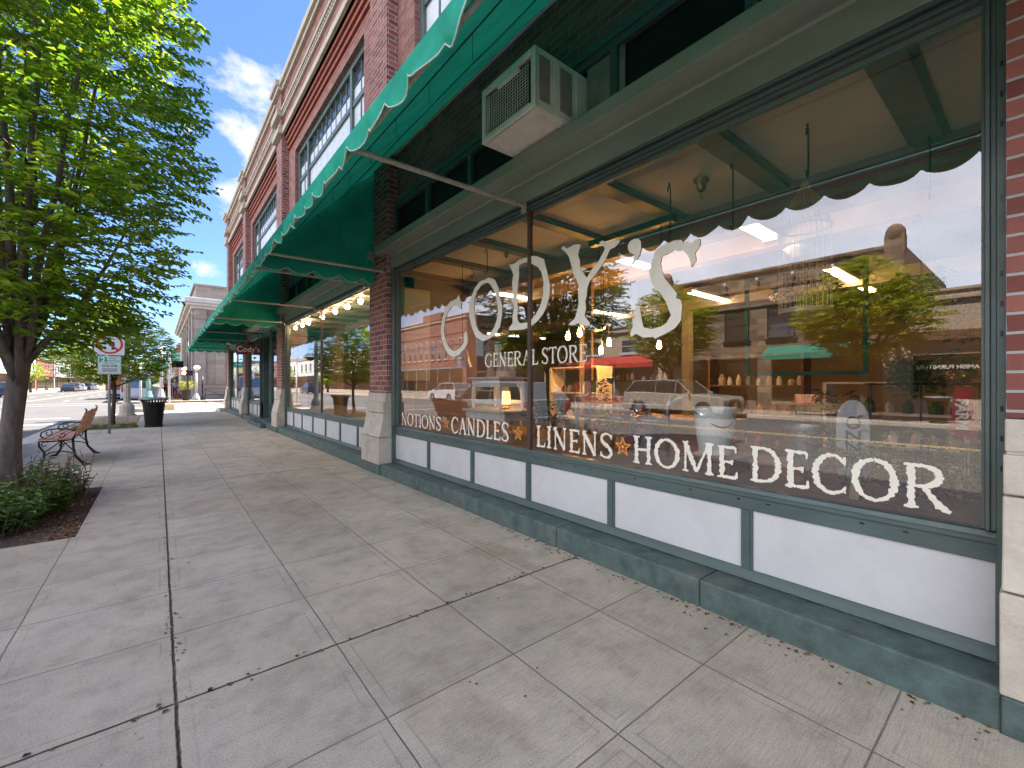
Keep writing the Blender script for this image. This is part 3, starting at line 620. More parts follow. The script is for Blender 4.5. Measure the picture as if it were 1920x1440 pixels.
def bay_upper(y0, y1, ac=None):
    # sheet-metal fascia
    f = MB(); prof = [(2.602, 2.966), (2.602, 3.14), (2.592, 3.155), (2.54, 3.166), (2.47, 3.186), (2.452, 3.19), (2.452, 3.198), (2.44, 3.20), (2.44, 3.30), (2.452, 3.312), (2.60, 3.318), (2.60, 3.33), (2.74, 3.33), (2.74, 2.966)]
    f.prism(prof, 'y', y0+.001, y1-.001)
    # flange returns lapping the piers
    fl = [(2.54, 3.166), (2.47, 3.186), (2.44, 3.20), (2.44, 3.30), (2.452, 3.312), (2.545, 3.316)]
    f.prism(fl, 'y', y0-.20, y0); f.prism(fl, 'y', y1, y1+.20)
    f.build('fascia', 'green_fascia', bld, bevel=.003)
    t = MB(); t.box(2.66, 2.76, y0, y1, 3.33, 3.40); t.box(2.66, 2.76, y0, y1, 3.84, 3.94); t.box(2.64, 2.68, y0, y1, 3.90, 3.955)
    n = max(3, int((y1-y0)/.98)); cut = [y0+(y1-y0)*i/n for i in range(n+1)]
    for c in cut: t.box(2.665, 2.76, max(y0, c-.035), min(y1, c+.035), 3.40, 3.84)
    tw = t.build('transom_window', 'green', bld, bevel=.004)
    for a, b in zip(cut[:-1], cut[1:]):
        MB().box(2.71, 2.73, a+.035, b-.035, 3.40, 3.84).build('transom_pane', 'glass_dark', tw)
    # upper wall with a window opening
    ym = (y0+y1)/2; a, b = ym-2.42, ym+2.42
    if b-a > y1-y0-.8: a, b = y0+.5, y1-.5
    w = MB(); w.box(XW, 3.0, y0, y1, 3.94, 4.75); w.box(XW, 3.0, y0, a, 4.75, 7.30); w.box(XW, 3.0, b, y1, 4.75, 7.30); w.box(XW, 3.0, y0, y1, 7.30, 7.46)
    w.build('wall', 'brick_pink', bld)
    w = MB(); w.box(XW+.03, 3.0, y0, y1, 7.46, 7.96); w.box(2.60, 3.0, y0, y1, 7.96, 9.15); w.build('parapet', 'brick_pink', bld)
    c = MB()
    for i, z in enumerate((7.47, 7.60, 7.73, 7.86)): c.box(2.72-.028*i, 2.80, y0, y1, z, z+.075)
    c.build('corbel_course', 'corbel', bld, bevel=.006)
    k = int((y1-y0-.2)/.11)
    for nm, L_ in (('string_course', ((7.96, 8.10, 2.54), (8.10, 8.18, 2.57))), ('dentil_course', ((8.42, 8.47, 2.55), (8.47, 8.53, 2.585), (8.53, 8.60, 2.51))), ('coping', ((9.1, 9.2, 2.53), (9.2, 9.36, 2.47)))):
        s = MB()
        for z0, z1, x in L_: s.box(x, 2.99, y0+.081, y1-.081, z0, z1)
        if nm == 'dentil_course':
            for i in range(k): s.box(2.535, 2.588, y0+.1+i*.11, y0+.16+i*.11, 8.471, 8.529)
        s.build(nm, 'cream_trim', bld, bevel=.006)
    # window
    xf = 2.80; fr = MB(); W = b-a; c1, c2 = a+.9, b-.9
    fr.box(xf, 2.9, a, b, 7.18, 7.30); fr.box(xf, 2.9, a, b, 4.75, 4.85)
    for p, hw in ((a+.05, .05), (b-.05, .05), (c1, .055), (c2, .055)): fr.box(xf, 2.9, p-hw, p+hw, 4.85, 7.18)
    zr = 6.52
    for p, q in ((a+.10, c1-.055), (c1+.055, c2-.055), (c2+.055, b-.10)): fr.box(xf+.015, 2.9, p, q, zr-.05, zr+.05)
    cols = [(a+.10, c1-.055, 2), (c1+.055, c2-.055, 9), (c2+.055, b-.10, 2)]
    for p, q, m in cols:
        fr.box(xf+.04, 2.88, p, q, zr+.33, zr+.352)
        for i in range(1, m): y = p+(q-p)*i/m; fr.box(xf+.04, 2.88, y-.011, y+.011, zr+.05, 7.18)
        if m == 2: y = (p+q)/2; fr.box(xf+.035, 2.88, y-.016, y+.016, 4.85, zr-.05)
    uw = fr.build('upper_window', 'green', bld, bevel=.004)
    for p, q, m in cols:
        MB().box(2.862, 2.868, p, q, zr+.05, 7.18).build('upper_pane', 'glass_up', uw)
        MB().box(2.852, 2.858, p, q, 4.85, zr+.31).build('blind_and_reflection', 'blind', uw)  # white blind set before the panes, its white also standing in for reflection
        MB().box(2.872, 2.878, p, q, 4.85, zr-.05).build('lower_pane', 'glass_up', uw)
for (a, b) in zip([p[1] for p in PIERS[:-1]], [p[0] for p in PIERS[1:]]): bay_upper(a, b)
w1 = storefront(.10, 6.0, [1.105, 2.088, 3.039, 3.969, 4.965], [3.0])
w2 = storefront(6.65, 12.9, [7.51, 8.45, 9.37, 10.33, 11.27, 12.1], [9.6], 'glass_b2')
w0 = storefront(-6.4, -.55, [-1.5, -2.5, -3.5, -4.5, -5.5], [-3.4])
w4 = storefront(19.85, 24.4, [20.8, 21.8, 22.8, 23.6], [22.1], 'glass_b2')
w3 = storefront(16.6, 19.2, [17.4, 18.3], [], 'glass_b2')
w3b = storefront(13.55, 14.9, [14.2], [], 'glass_b2')
# entrance recess between the two short windows of the fourth bay
e = MB(); e.box(2.72, 4.6, 14.9, 14.98, .16, 2.96); e.box(2.72, 4.6, 16.52, 16.6, .16, 2.96)
e.box(2.62, 2.74, 14.901, 16.599, 2.80, 2.965); e.build('entrance_wall', 'green', bld)
MB().box(4.5, 4.56, 15.0, 16.5, .16, 2.9).build('entrance_door', 'wood_brown', bld, bevel=.01)
st = MB(); st.box(2.30, 2.7, 14.5, 16.9, -.02, .13); st.box(2.5, 4.6, 14.92, 16.58, .13, .17); st.build('step', 'green_worn', bld, bevel=.015)
st = MB(); st.box(2.2, 2.6, 24.3, 26.0, -.02, .16); st.build('step', 'kerb', bld, bevel=.015)
# shell
sh = MB(); sh.box(3.0, 24, 25.05, 25.3, 0, 9.2); sh.box(3.0, 24, -7.3, -7.05, 0, 9.2); sh.box(23.8, 24, -7.05, 25.05, 0, 9.2); sh.box(2.75, 24, -7.05, 25.05, 9.0, 9.12)
sh.build('side_wall', 'brick_dark', bld)
# ---- shop interior shell
ins = MB(); ins.box(2.70, 4.06, .0, 12.98, .60, .69); ins.build('display_floor', 'carpet', bld)
ZC = 2.915
ins = MB(); ins.box(2.668, 4.1, .0, 12.98, ZC, ZC+.1); ins.build('display_ceiling', 'ceiling', bld)
bm_ = MB(); yb = .485
bys = []
while yb < 12.9:
    if not 5.85 < yb < 6.8: bys.append(yb)
    yb += .885
for y in bys:
    bm_.box(2.70, 4.0, y-.07, y+.07, ZC-.045, ZC-.0005); bm_.box(2.70, 4.0, y-.10, y+.10, ZC-.020, ZC-.0004)
bm_.box(3.965, 4.12, 0, 12.98, ZC-.19, ZC+.12); bm_.box(3.925, 3.97, 0, 12.98, ZC-.055, ZC-.0003); bm_.box(3.95, 3.968, 0, 12.98, ZC-.125, ZC-.10)
bm_.box(2.668, 2.70, 0, 12.98, ZC-.06, ZC-.0002); bm_.box(2.70, 2.73, 0, 12.98, ZC-.03, ZC-.0006)
bm_.build('ceiling_beam', 'beam', bld, bevel=.004)
ins = MB(); ins.box(2.76, 4.12, 6.0, 6.65, .16, ZC+.1); ins.box(2.76, 3.2, 12.95, 13.1, .16, ZC+.1); ins.build('partition', 'beam', bld)
ins = MB(); ins.box(4.12, 16.2, -.6, 19.0, .08, .12); ins.box(2.76, 4.13, .0, 12.98, .05, .12); ins.build('shop_floor', 'shop_floor', bld)
ins = MB(); ins.box(4.05, 4.12, 0, 13.0, .12, .60); ins.build('display_back', 'wood_brown', bld)
ins = MB(); ins.box(3.0, 16.2, -.6, 19.0, 3.62, 3.72); ins.build('shop_ceiling', 'shop_ceiling', bld)
ins = MB(); ins.box(4.1, 16.2, -.75, -.6, .1, 3.7); ins.box(16.2, 16.35, -.75, 19.15, .1, 3.7); ins.box(4.1, 16.2, 19.0, 19.15, .1, 3.7); ins.box(3.0, 4.12, -.12, .0, .1, 3.7); ins.box(4.02, 4.12, 0, 13, ZC+.121, 3.7)
ins.box(4.05, 4.2, 13.0, 19.0, .1, 3.7)
ins.build('shop_wall', 'ochre', bld)
ins = MB()
for x in (7.2, 11.4): ins.box(x-.14, x+.14, -.6, 19, 3.34, 3.62)
for x, y in ((7.2, 6.3), (11.4, 6.3), (7.2, 12.4)): ins.box(x-.11, x+.11, y-.11, y+.11, .1, 3.34)
ins.build('shop_beam', 'ochre_beam', bld, bevel=.01)
pg = MB(); pg.box(2.80, 3.22, 5.955, 5.998, 1.35, 2.72); pgo = pg.build('pegboard', None, bld)
def peg_mat():
    m, nt, b = mat_new('pegboard_white'); t = NT(nt); v = t.n.new('ShaderNodeTexVoronoi'); v.inputs['Scale'].default_value = 36; v.inputs['Randomness'].default_value = 0
    t.link(t.uv(), v.inputs['Vector']); t.link(t.ramp(v.outputs['Distance'], [(.10, .06), (.16, .55)]), b.inputs['Base Color']); return m
pgo.data.materials.append(peg_mat())
# ---- lettering of the near window
def letters(name, fn, seed, mat='letter'):
    s = Sign(seed); fn(s); return s.mb.build(name, mat, w1, uv=False)
OUT = {
'S': "1217,510 1221,495 1228,473 1237,463 1247,457 1257,455 1263,451 1278,450 1281,456 1288,452.5 1297,456 1305,448 1312,447 1313,455 1310,465 1303,474 1305,488 1296,501 1292.5,485 1288,477 1278,467.5 1271,470 1263,467.5 1253,475 1241,481 1238,493 1241,507 1247,523 1257,535 1269,550 1268,559 1276,562 1279,572 1277,600 1270,610 1264.6,616 1250,624.6 1228,635 1226,632 1206,633 1193,626 1184,631 1181,627 1186.5,612 1186.5,600 1190.6,593 1190.6,581 1195,575.6 1200,578 1202,591 1204,602 1207,614 1223,617 1240,612 1250,605 1258,591 1252,575 1248,565 1237,548 1230,543 1223,533 1218,517",
'Y': "1052.5,466 1057,461 1062.5,466 1070,462.5 1075,459 1086,458 1089,460 1086,467.5 1084,477.5 1087.5,490 1087.5,502 1100,521 1110,505 1122.5,490 1134,467.5 1132.5,462.5 1125,457.5 1124,454 1130,451 1135,454 1145,451 1162.5,449.5 1162,454 1152.5,464 1144,467.5 1135,487.5 1125,502.5 1106,527.5 1101,540 1100,555 1097.5,565 1099,577.5 1096,592.5 1106,605 1106,611 1090,610.5 1084,606 1076,610 1066,609 1070,604 1077.5,597.5 1081,587.5 1085,570 1084,550 1085,535 1080,522.5 1074,510 1070,492.5 1066,480 1060,472.5",
"'": "1177,460 1182,452 1190,447.5 1197,447.5 1202,453 1202,467 1199,478 1190,493 1180,503 1184,494 1189,485 1190,477.5 1181,474 1177.5,467.5",
'C': "860,552.5 856,560 845,565 835,577.5 830,595 827,612.5 827.5,632.5 832.5,650 840,664 850,669.5 860,666 870,655 876,645 877,635 875,622.5 872,620 870,630 870,642.5 862.5,652.5 851,659 842.5,652.5 836,640 832.5,622.5 834,602.5 839,585 847.5,574 856,572.5 864,580 865,570 863,562",
'Do': "954,496 964,495 972.5,487.5 987.5,482.5 995,480 1007.5,480.5 1020,486 1022.5,496 1026,510 1031,535 1030,555 1024,577.5 1017.5,590 1007.5,602.5 995,612.5 982.5,617.5 967.5,619 954,619 955,614 961,606 961,592.5 964,577.5 960,565 962.5,550 960,530 962.5,515 959,505",
'Di': "973,500 973.5,499 974,497 981,493 987.5,491 997.5,495 1007.5,500 1011,504 1015,510 1019,527.5 1018.5,550 1014,570 1011,577.5 1004,590 996,600 990,604 978,606 975,606 972,603 970.5,600 970,592 971,580 970,565 970,550 971,535 973.5,515 973,506",
'Oo': "916,520 927.5,524 936,542.5 938,560 942,575 941,592.5 937.5,612.5 929,627.5 917.5,635 906,640 892.5,632.5 885,615 880,595 879,577.5 884,555 890,540 900,527.5 910,524",
'Oi': "915,530 920,534 927.5,547.5 931,562.5 934,580 932,597.5 927.5,612.5 921,622.5 914,629 906,627.5 897.5,620 892.5,607.5 890,592.5 889,577.5 890,560 895,545 902.5,535 909,531"}
def to_glass(p):
    u, v = map(float, p.split(',')); q = (u-960)/815; Y = 2.6495*(c_-q*s_)/(s_+q*c_); return (2.649, Y, 1.3+(720-v)/815*(2.6495*s_+Y*c_))
def big(s):
    G = {k: [to_glass(p) for p in v.split()] for k, v in OUT.items()}
    for k in ('S', 'Y', "'", 'C'): s.mb.add(G[k], [tuple(range(len(G[k])))])
    for k in 'DO':
        o, i = G[k+'o'], G[k+'i']; n = len(o); assert n == len(i), (k, n, len(i)); s.mb.add(o+i, [(a, (a+1) % n, n+(a+1) % n, n+a) for a in range(n)])
letters('store_name_lettering', big, 5)
letters('general_store_lettering', lambda s: (word(s, 'GENERAL', 3.71, 2.885, 1.475, .138, .32, wm=1.15), word(s, 'STORE', 2.835, 2.308, 1.478, .142, .32, wm=1.15)), 6)
letters('notions_lettering', lambda s: word(s, 'NOTIONS', 5.72, 4.62, .733, .165, .40, wm=1.2), 7)
letters('candles_lettering', lambda s: word(s, 'CANDLES', 4.384, 3.308, .735, .185, .40, wm=1.2), 8)
letters('linens_lettering', lambda s: word(s, 'LINENS', 2.914, 2.057, .738, .188, .40, wm=1.2), 9)
letters('home_lettering', lambda s: word(s, 'HOME', 1.882, 1.15, .738, .192, .40, wm=1.2), 10)
letters('decor_lettering', lambda s: word(s, 'DECOR', 1.082, .265, .745, .198, .40, wm=1.2), 11)
for i, (y, z) in enumerate(((4.506, .838), (3.17, .829), (1.968, .838))):
    def star(r, ri, x):
        m = MB(); vs = [(x, y, z)]
        for k in range(10):
            a = R(90+36*k); q = r if k % 2 == 0 else ri; vs.append((x, y-q*math.cos(a), z+q*math.sin(a)))
        return m.add(vs, [(0, k+1, (k+1) % 10+1) for k in range(10)])
    st = star(.076, .032, LX-.0002).build('painted_star', 'star_gold', w1, uv=False)
    star(.060, .025, LX-.0006).build('star_fill', 'star_red', w1, uv=False)
    m = MB(); m.add([(LX-.001, y, z)]+[(LX-.001, y-.010*math.cos(R(30*k)), z+.010*math.sin(R(30*k))) for k in range(12)], [(0, k+1, (k+1) % 12+1) for k in range(12)]); m.build('star_dot', 'star_gold', w1, uv=False)

# ================================================================ AWNINGS
def canvas_mat():
    m, nt, b = mat_new('green_awning_canvas'); t = NT(nt); P = t.geo()
    c = t.ramp(t.noise(P, 2.2, 7, .65), [(.3, (.010, .24, .165)), (.6, (.02, .35, .245)), (.8, (.05, .43, .31))])
    wv = t.noise(P, 300, 2); c = t.mix(.5, c, t.ramp(wv, [(.3, .8), (.7, 1.1)]), 'MULTIPLY')
    t.link(c, b.inputs['Base Color']); b.inputs['Roughness'].default_value = .75; b.inputs['Specular IOR Level'].default_value = .25; t.bump(t.noise(P, 3.4, 5, .55, stretch=(1.6, 1, .5)), .55, .06, b)
    tr = t.n.new('ShaderNodeBsdfTranslucent'); t.link(t.mix(1, c, (1.2, 1.5, 1.3), 'MULTIPLY'), tr.inputs['Color'])
    mx = t.n.new('ShaderNodeMixShader'); mx.inputs[0].default_value = .13
    t.link(b.outputs[0], mx.inputs[1]); t.link(tr.outputs[0], mx.inputs[2]); t.link(mx.outputs[0], nt.nodes['Material Output'].inputs[0]); return m
M['canvas'] = canvas_mat()
M['awning_trim'] = pm('frayed_awning_trim', (.42, .52, .46), .85, .1, 20)
M['seam'] = pm('dark_seam', (.008, .06, .045), .8)
def awning(y0, y1, label, zf=2.985, seed=1, arms=()):
    rr = random.Random(seed)
    a = thing('green_awning', label, 'awning', (2.6, (y0+y1)/2, 3.0), group='green scalloped awnings along the brick building')
    XF, XB, ZB = 1.0, 2.716, 4.72
    def nz(y, t): return noise.noise(Vector((y*1.3, t*2.2, seed*3.1)))
    c = MB(); nu = int((y1-y0)*6); nv = 14; vs = []
    for i in range(nu+1):
        y = y0+(y1-y0)*i/nu
        for j in range(nv+1):
            t = j/nv; x = XB+(XF-XB)*t; z = ZB+(zf-ZB)*t; sag = -.035*math.sin(math.pi*t)+.018*nz(y, t)*math.sin(math.pi*min(1, t*1.2))
            vs.append((x, y, z+sag))
    c.add(vs, [(i*(nv+1)+j, (i+1)*(nv+1)+j, (i+1)*(nv+1)+j+1, i*(nv+1)+j+1) for i in range(nu) for j in range(nv)])
    can = c.build('canopy', 'canvas', a, smooth=True)
    # front valance with scallops
    v = MB(); sc = .30; nn = max(1, round((y1-y0)/sc)); L = (y1-y0)/nn; per = 8; vs = []; tr = []
    N = nn*per
    for i in range(N+1):
        y = y0+(y1-y0)*i/N; ph = (i % per)/per; d = .105+.075*math.sin(math.pi*ph)**.8+.01*rr.uniform(-1, 1)*0
        for j in range(5):
            q = j/4; off = .034*noise.noise(Vector((y*5.5, q*1.1, seed)))+.012*math.sin(y*13+seed)*q
            vs.append((XF-.004-off*q*1.6+.0, y, zf-d*q))
        tr.append(Vector(vs[-1])+Vector((-.003, 0, 0)))
    v.add(vs, [(i*5+j, i*5+j+1, (i+1)*5+j+1, (i+1)*5+j) for i in range(N) for j in range(4)])
    va = v.build('valance', 'canvas', a, smooth=True)
    MB().tube(tr, .0048, 5).build('scallop_trim', 'awning_trim', va, smooth=True)
    # end wings
    for yy, sg in ((y0, -1), (y1, 1)):
        w = MB(); n = 5; per2 = 6; N2 = n*per2; vs = []; tr = []
        for i in range(N2+1):
            t = i/N2; x = XF+(XB-.0-XF)*t; zt = zf+(ZB-zf)*t; zb = zf-.10-.075*math.sin(math.pi*((i % per2)/per2))**.8
            for j in range(9):
                q = j/8; vs.append((x, yy+sg*(.012*noise.noise(Vector((x*4, q*3, seed+yy)))+.03*math.sin(x*5)*q*(1-q)), zt+(zb-zt)*q))
            tr.append(Vector(vs[-1]))
        w.add(vs, [(i*9+j, i*9+j+1, (i+1)*9+j+1, (i+1)*9+j) for i in range(N2) for j in range(8)])
        wi = w.build('side_wing', 'canvas', a, smooth=True); MB().tube(tr, .0048, 5).build('scallop_trim', 'awning_trim', wi)
    sm = MB()
    for t in (.36, .72):
        x = XB+(XF-XB)*t; z = ZB+(zf-ZB)*t-.035*math.sin(math.pi*t)-.008
        sm.tube([(x, y0+.02+(y1-y0-.04)*k/30, z+.012*nz(y0+(y1-y0)*k/30, t)) for k in range(31)], .005, 5)
    for k in range(int((y1-y0)/.55)):
        y = y0+.3+k*.55; x = XB+(XF-XB)*.72; z = ZB+(zf-ZB)*.72-.04; sm.tube([(x, y, z), (x+.005, y+.01, z-.13-.05*rr.random())], .0022, 4)
    sm.build('seam', 'seam', a)
    fb = MB().tube([(XF+.045, y0+.02, zf-.065), (XF+.045, y1-.02, zf-.065)], .0165, 10).build('front_bar', 'pole_worn', a, smooth=True)
    for y in arms:
        m = MB(); m.tube([(XF+.05, y, zf-.065), (2.50, y, zf-.055)], .0185, 12); m.tube([(2.48, y, zf-.055), (2.53, y, zf-.055)], .024, 12); m.tube([(2.53, y, zf-.055), (2.60, y, zf-.075)], .012, 8)
        m.box(2.585, 2.603, y-.03, y+.03, zf-.12, zf-.03); m.build('support_arm', 'pole_worn', a, smooth=False)
    ro = MB(); ro.tube([(2.66, y0+.05, ZB-.09), (2.66, y1-.05, ZB-.09)], .018, 12); ro.build('roller_tube', 'pale_grey0', a, smooth=True)
    hk = MB()
    for k in range(int((y1-y0)/.45)):
        y = y0+.2+k*.45+rr.uniform(-.1, .1); x = 2.58-.03*rr.random(); z = ZB-.1
        hk.tube([(x, y, z+.05), (x-.01, y, z-.10), (x-.012, y+.01, z-.20), (x-.01, y+.035, z-.21)], .0028, 4)
    hk.build('hanging_hook', 'metal_grey', a)
    return a
awning(-.30, 6.48, 'nearest large green awning with the window air conditioner under it', seed=1, arms=(.02, 3.02, 6.08))
awning(6.58, 13.12, 'second green awning, over the window with the string of globe bulbs', seed=2, arms=(7.0, 9.9, 12.8), zf=2.985)
awning(13.2, 19.4, 'third green awning, over the maroon hanging signboard', seed=3, arms=(13.5, 16.3, 19.1), zf=2.98)
awning(19.5, 24.9, 'farthest green awning at the street corner end of the brick building', seed=4, arms=(19.9, 22.2, 24.6), zf=2.96)
awning(-7.0, -.38, 'green awning at the near end of the building behind the camera', seed=5, arms=(-6.6, -3.5, -.8))

# ================================================================ AIR CONDITIONER
ac = thing('air_conditioner', 'boxy off-white window air conditioner resting on the green fascia', 'air conditioner', (2.45, 2.68, 3.32))
x0, x1, y0, y1, z0, z1 = 2.13, 2.76, 2.36, 3.03, 3.335, 3.785
b = MB(); t = .028
b.box(x0+.012, x1, y0, y0+.012, z0, z1); b.box(x0+.012, x1, y1-.012, y1, z0, z1); b.box(x0+.012, x1, y0+.012, y1-.012, z1-.012, z1); b.box(x0+.012, x1, y0+.012, y1-.012, z0, z0+.012)
b.box(x0, x0+.03, y0, y0+.045, z0, z1); b.box(x0, x0+.03, y1-.035, y1, z0, z1); b.box(x0, x0+.03, y0+.045, y1-.035, z0, z0+.05); b.box(x0, x0+.03, y0+.045, y1-.035, z1-.045, z1); b.box(x0, x0+.03, y0+.2, y0+.46, z1-.085, z1-.045)
body = b.build('casing', 'ac_white', ac, bevel=.006)
b = MB(); b.box(x0+.06, x0+.09, y0+.03, y1-.03, z0+.03, z1-.03)
for k in range(26): y = y0+.05+k*.0225; b.box(x0+.045, x0+.062, y, y+.004, z0+.05, z1-.05)
b.build('coil', 'ac_dark', ac)
gr = MB()
for k in range(13): z = z0+.075+k*.024; gr.tube([(x0+.022, y0+.09, z), (x0+.022, y1-.045, z)], .0022, 5)
for k in range(18): y = y0+.095+k*.0305; gr.tube([(x0+.019, y, z0+.065), (x0+.019, y, z0+.37)], .0022, 5)
for z in (z0+.02, z1-.03): gr.tube([(x0-.003, y0+.01, z), (x0+.005, y0+.10, z+.03)], .0022, 5)
gr.build('wire_grille', 'ac_white', ac)
for xa, xb in ((x0+.05, x0+.15), (x0+.27, x0+.39)):
    vn = MB(); vn.box(xa-.006, xb+.006, y0-.0012, y0+.001, z0+.062, z0+.40)
    for k in range(28): z = z0+.07+k*.0115; vn.box(xa, xb, y0-.0045, y0-.001, z, z+.005)
    vn.build('side_louvre', pm('grey_louvre', (.36, .32, .28), .6, .1, 20), ac)
rb = MB()
for xx in (x0+.20, x0+.235, x0+.44): rb.box(xx, xx+.012, y0-.006, y0, z0+.01, z1-.01)
rb.box(x0+.05, x0+.5, y0+.06, y0+.075, z0-.012, z0); rb.box(x0+.05, x0+.5, y1-.1, y1-.085, z0-.012, z0); rb.build('rib', 'ac_white', ac, bevel=.002)
sp = MB(); sp.box(2.69, 2.70, 1.98, 2.345, 3.402, 3.838); sp.build('side_panel', pm('weathered_board', (.28, .26, .22), .8, .2, 6, .2, dirt=((.16, .11, .08), .7)), ac)

# hanging signboard
sg = thing('hanging_sign', 'small maroon signboard lettered in pale script, hanging under the third awning', 'sign', (2.2, 16.0, 2.52))
sgb = MB().box(1.87, 2.54, 15.98, 16.02, 2.23, 2.545).build('board', 'maroon', sg, bevel=.004)
tx = MB(); add_text(tx, "Cody's", .25, (2.205, 15.977, 2.395), '-y', .002, .92); tx.build('lettering', 'letter', sgb, uv=False)
hg = MB(); hg.tube([(1.95, 16, 2.545), (1.95, 16, 2.93)], .006, 6); hg.tube([(2.46, 16, 2.545), (2.46, 16, 2.93)], .006, 6); hg.tube([(1.05, 16, 2.93), (2.6, 16, 2.93)], .016, 8); hg.build('hanger', 'dark_metal', sg)
# ================================================================ TREES AND PLANTS
def leaf_quad(mb, c, d, up, L, W, fold=.25):
    """one folded leaf: 2 faces, 4 rim points plus midrib"""
    d = d.normalized(); s = d.cross(up)
    s = s.normalized() if s.length > 1e-4 else d.orthogonal().normalized(); n = s.cross(d)
    b = c; tip = c+d*L-n*L*.12; m1 = c+d*L*.45+s*W*.5+n*W*fold; m2 = c+d*L*.45-s*W*.5+n*W*fold
    mb.add([b, m1, tip, m2], [(0, 1, 2), (0, 2, 3)])
def tree(name, label, cat, base, trunk_r, fork_z, env, n_spray, leaf, mat, bark, seed, group=None, limbs=9, lean=(0, 0), leaves_per=11, limb_pow=1.0, flat=.45, zmin=None, lowdrop=0):
    rr = random.Random(seed); base = Vector(base)
    t = thing(name, label, cat, base, group=group)
    tb = MB(); top = Vector((base.x+lean[0], base.y+lean[1], base.z+fork_z)); pts = []; rad = []
    for i in range(9):
        q = i/8; p = base.lerp(top, q)+Vector((.03*math.sin(q*4+seed), .03*math.cos(q*5+seed), 0)); pts.append(p)
        rad.append(trunk_r*(1.35-.5*min(1, q*2.2) if q < .45 else .85+.0*q))
    pts[0] = base-Vector((0, 0, .05)); tb.tube(pts, rad, 14)
    nodes = []
    zs, rs = zip(*env)
    def rad_at(z):
        return float(np.interp(z, zs, rs))
    zlo, zhi = zs[0], zs[-1]
    for k in range(limbs):
        a = 2*math.pi*(k+rr.uniform(-.3, .3))/limbs*1.0; hfrac = rr.random()**limb_pow
        zt = zlo+(zhi-zlo)*(.26+.72*((k*0.618) % 1)); rt = rad_at(zt)*rr.uniform(.55, .85)
        e = Vector((base.x+math.cos(a)*rt, base.y+math.sin(a)*rt, base.z+zt)); st = top+Vector((0, 0, -rr.uniform(0, .25)*fork_z))
        mid = st.lerp(e, .45)+Vector((math.cos(a)*rt*.10, math.sin(a)*rt*.10, -.06*(zt-fork_z)))
        L = []; n = 9
        for i in range(n+1):
            q = i/n; p = (1-q)**2*st+2*q*(1-q)*mid+q*q*e; p += Vector((rr.uniform(-1, 1), rr.uniform(-1, 1), 0))*.03; L.append(p)
        r0 = trunk_r*rr.uniform(.38, .55); tb.tube(L, [r0*(1-.86*i/n) for i in range(n+1)], 7)
        nodes += [(p, i/n) for i, p in enumerate(L) if i > 2]
        for j in range(5):
            s0 = L[rr.randint(3, n-1)]; dz = rr.uniform(.1, .5); a2 = a+rr.uniform(-1.3, 1.3); ln = rr.uniform(.35, .75)*max(.4, rad_at(max(zlo, min(zhi, s0.z-base.z)))*.7)
            e2 = s0+Vector((math.cos(a2)*ln, math.sin(a2)*ln, dz*ln)); B = [s0.lerp(e2, i/4)+Vector((0, 0, .06*ln*math.sin(math.pi*i/4))) for i in range(5)]
            tb.tube(B, [r0*.32*(1-.8*i/4) for i in range(5)], 5); nodes += [(p, 1) for p in B[1:]]
    trunk = tb.build('trunk', bark, t, smooth=True)
    cr = MB(); tw = MB(); NP = [n_[0] for n_ in nodes]
    for k in range(n_spray):
        # sample a point in the envelope, biased to the shell, then pull toward a clumped noise field
        for _ in range(30):
            z = zlo+(zhi-zlo)*rr.random(); ra = rad_at(z)
            if rr.random() > (ra/max(rs))**1.2+.05: continue
            q = rr.random()**.42; a = rr.uniform(0, 2*math.pi)
            wob = 1+.22*noise.noise(Vector((math.cos(a)*1.7+seed, math.sin(a)*1.7, z*1.1)))+.10*noise.noise(Vector((math.cos(a)*5, math.sin(a)*5+seed, z*3.2)))
            p = Vector((base.x+math.cos(a)*ra*q*wob, base.y+math.sin(a)*ra*q*wob, base.z+z))
            if noise.noise(p*1.55+Vector((seed, 0, 0))) > -.16 or rr.random() < .16: break
        out = Vector((math.cos(a), math.sin(a), 0)); d = (out+Vector((rr.uniform(-.7, .7), rr.uniform(-.7, .7), rr.uniform(-.35, .45)))).normalized()
        if lowdrop and z < zlo+(zhi-zlo)*.2: d = (d+Vector((0, 0, -lowdrop))).normalized()
        L = leaf*leaves_per*.32*rr.uniform(.7, 1.2); side = d.cross(Vector((0, 0, 1))).normalized()
        upv = Vector((rr.uniform(-flat, flat), rr.uniform(-flat, flat), 1)).normalized()
        for i in range(leaves_per):
            q = (i+.5)/leaves_per; c = p+d*L*(q-.5); sg = 1 if i % 2 else -1
            ld = (d*rr.uniform(.35, .8)+side*sg*rr.uniform(.5, 1)+Vector((0, 0, rr.uniform(-.35, .15)))).normalized()
            s = leaf*rr.uniform(.65, 1.15)*(1-.25*abs(q-.4)); leaf_quad(cr, c, ld, (upv+Vector((rr.uniform(-.35, .35), rr.uniform(-.35, .35), 0))).normalized(), s, s*.55)
        if k % 2 == 0: tw.tube([p-d*L*.75, p+d*L*.45], [.0045, .002], 3, cap=False)
    tw.build('twig', bark, t, uv=False); cr.build('crown', mat, t, uv=False)
    return t
tree('street_tree', 'big leafy street tree growing from the planting bed, nearest and largest tree, dark forked trunk', 'tree', (-1.17, 6.62, -.05), .093, 1.72,
     [(1.62, .25), (1.85, .75), (2.15, 1.1), (2.6, 1.35), (3.1, 1.5), (3.9, 1.52), (4.8, 1.48), (5.8, 1.42), (6.8, 1.25), (7.8, .8), (8.4, .2)],
     4500, .098, 'leaf_street', 'bark', 3, limbs=15, lean=(.06, .02), leaves_per=11, lowdrop=.2)
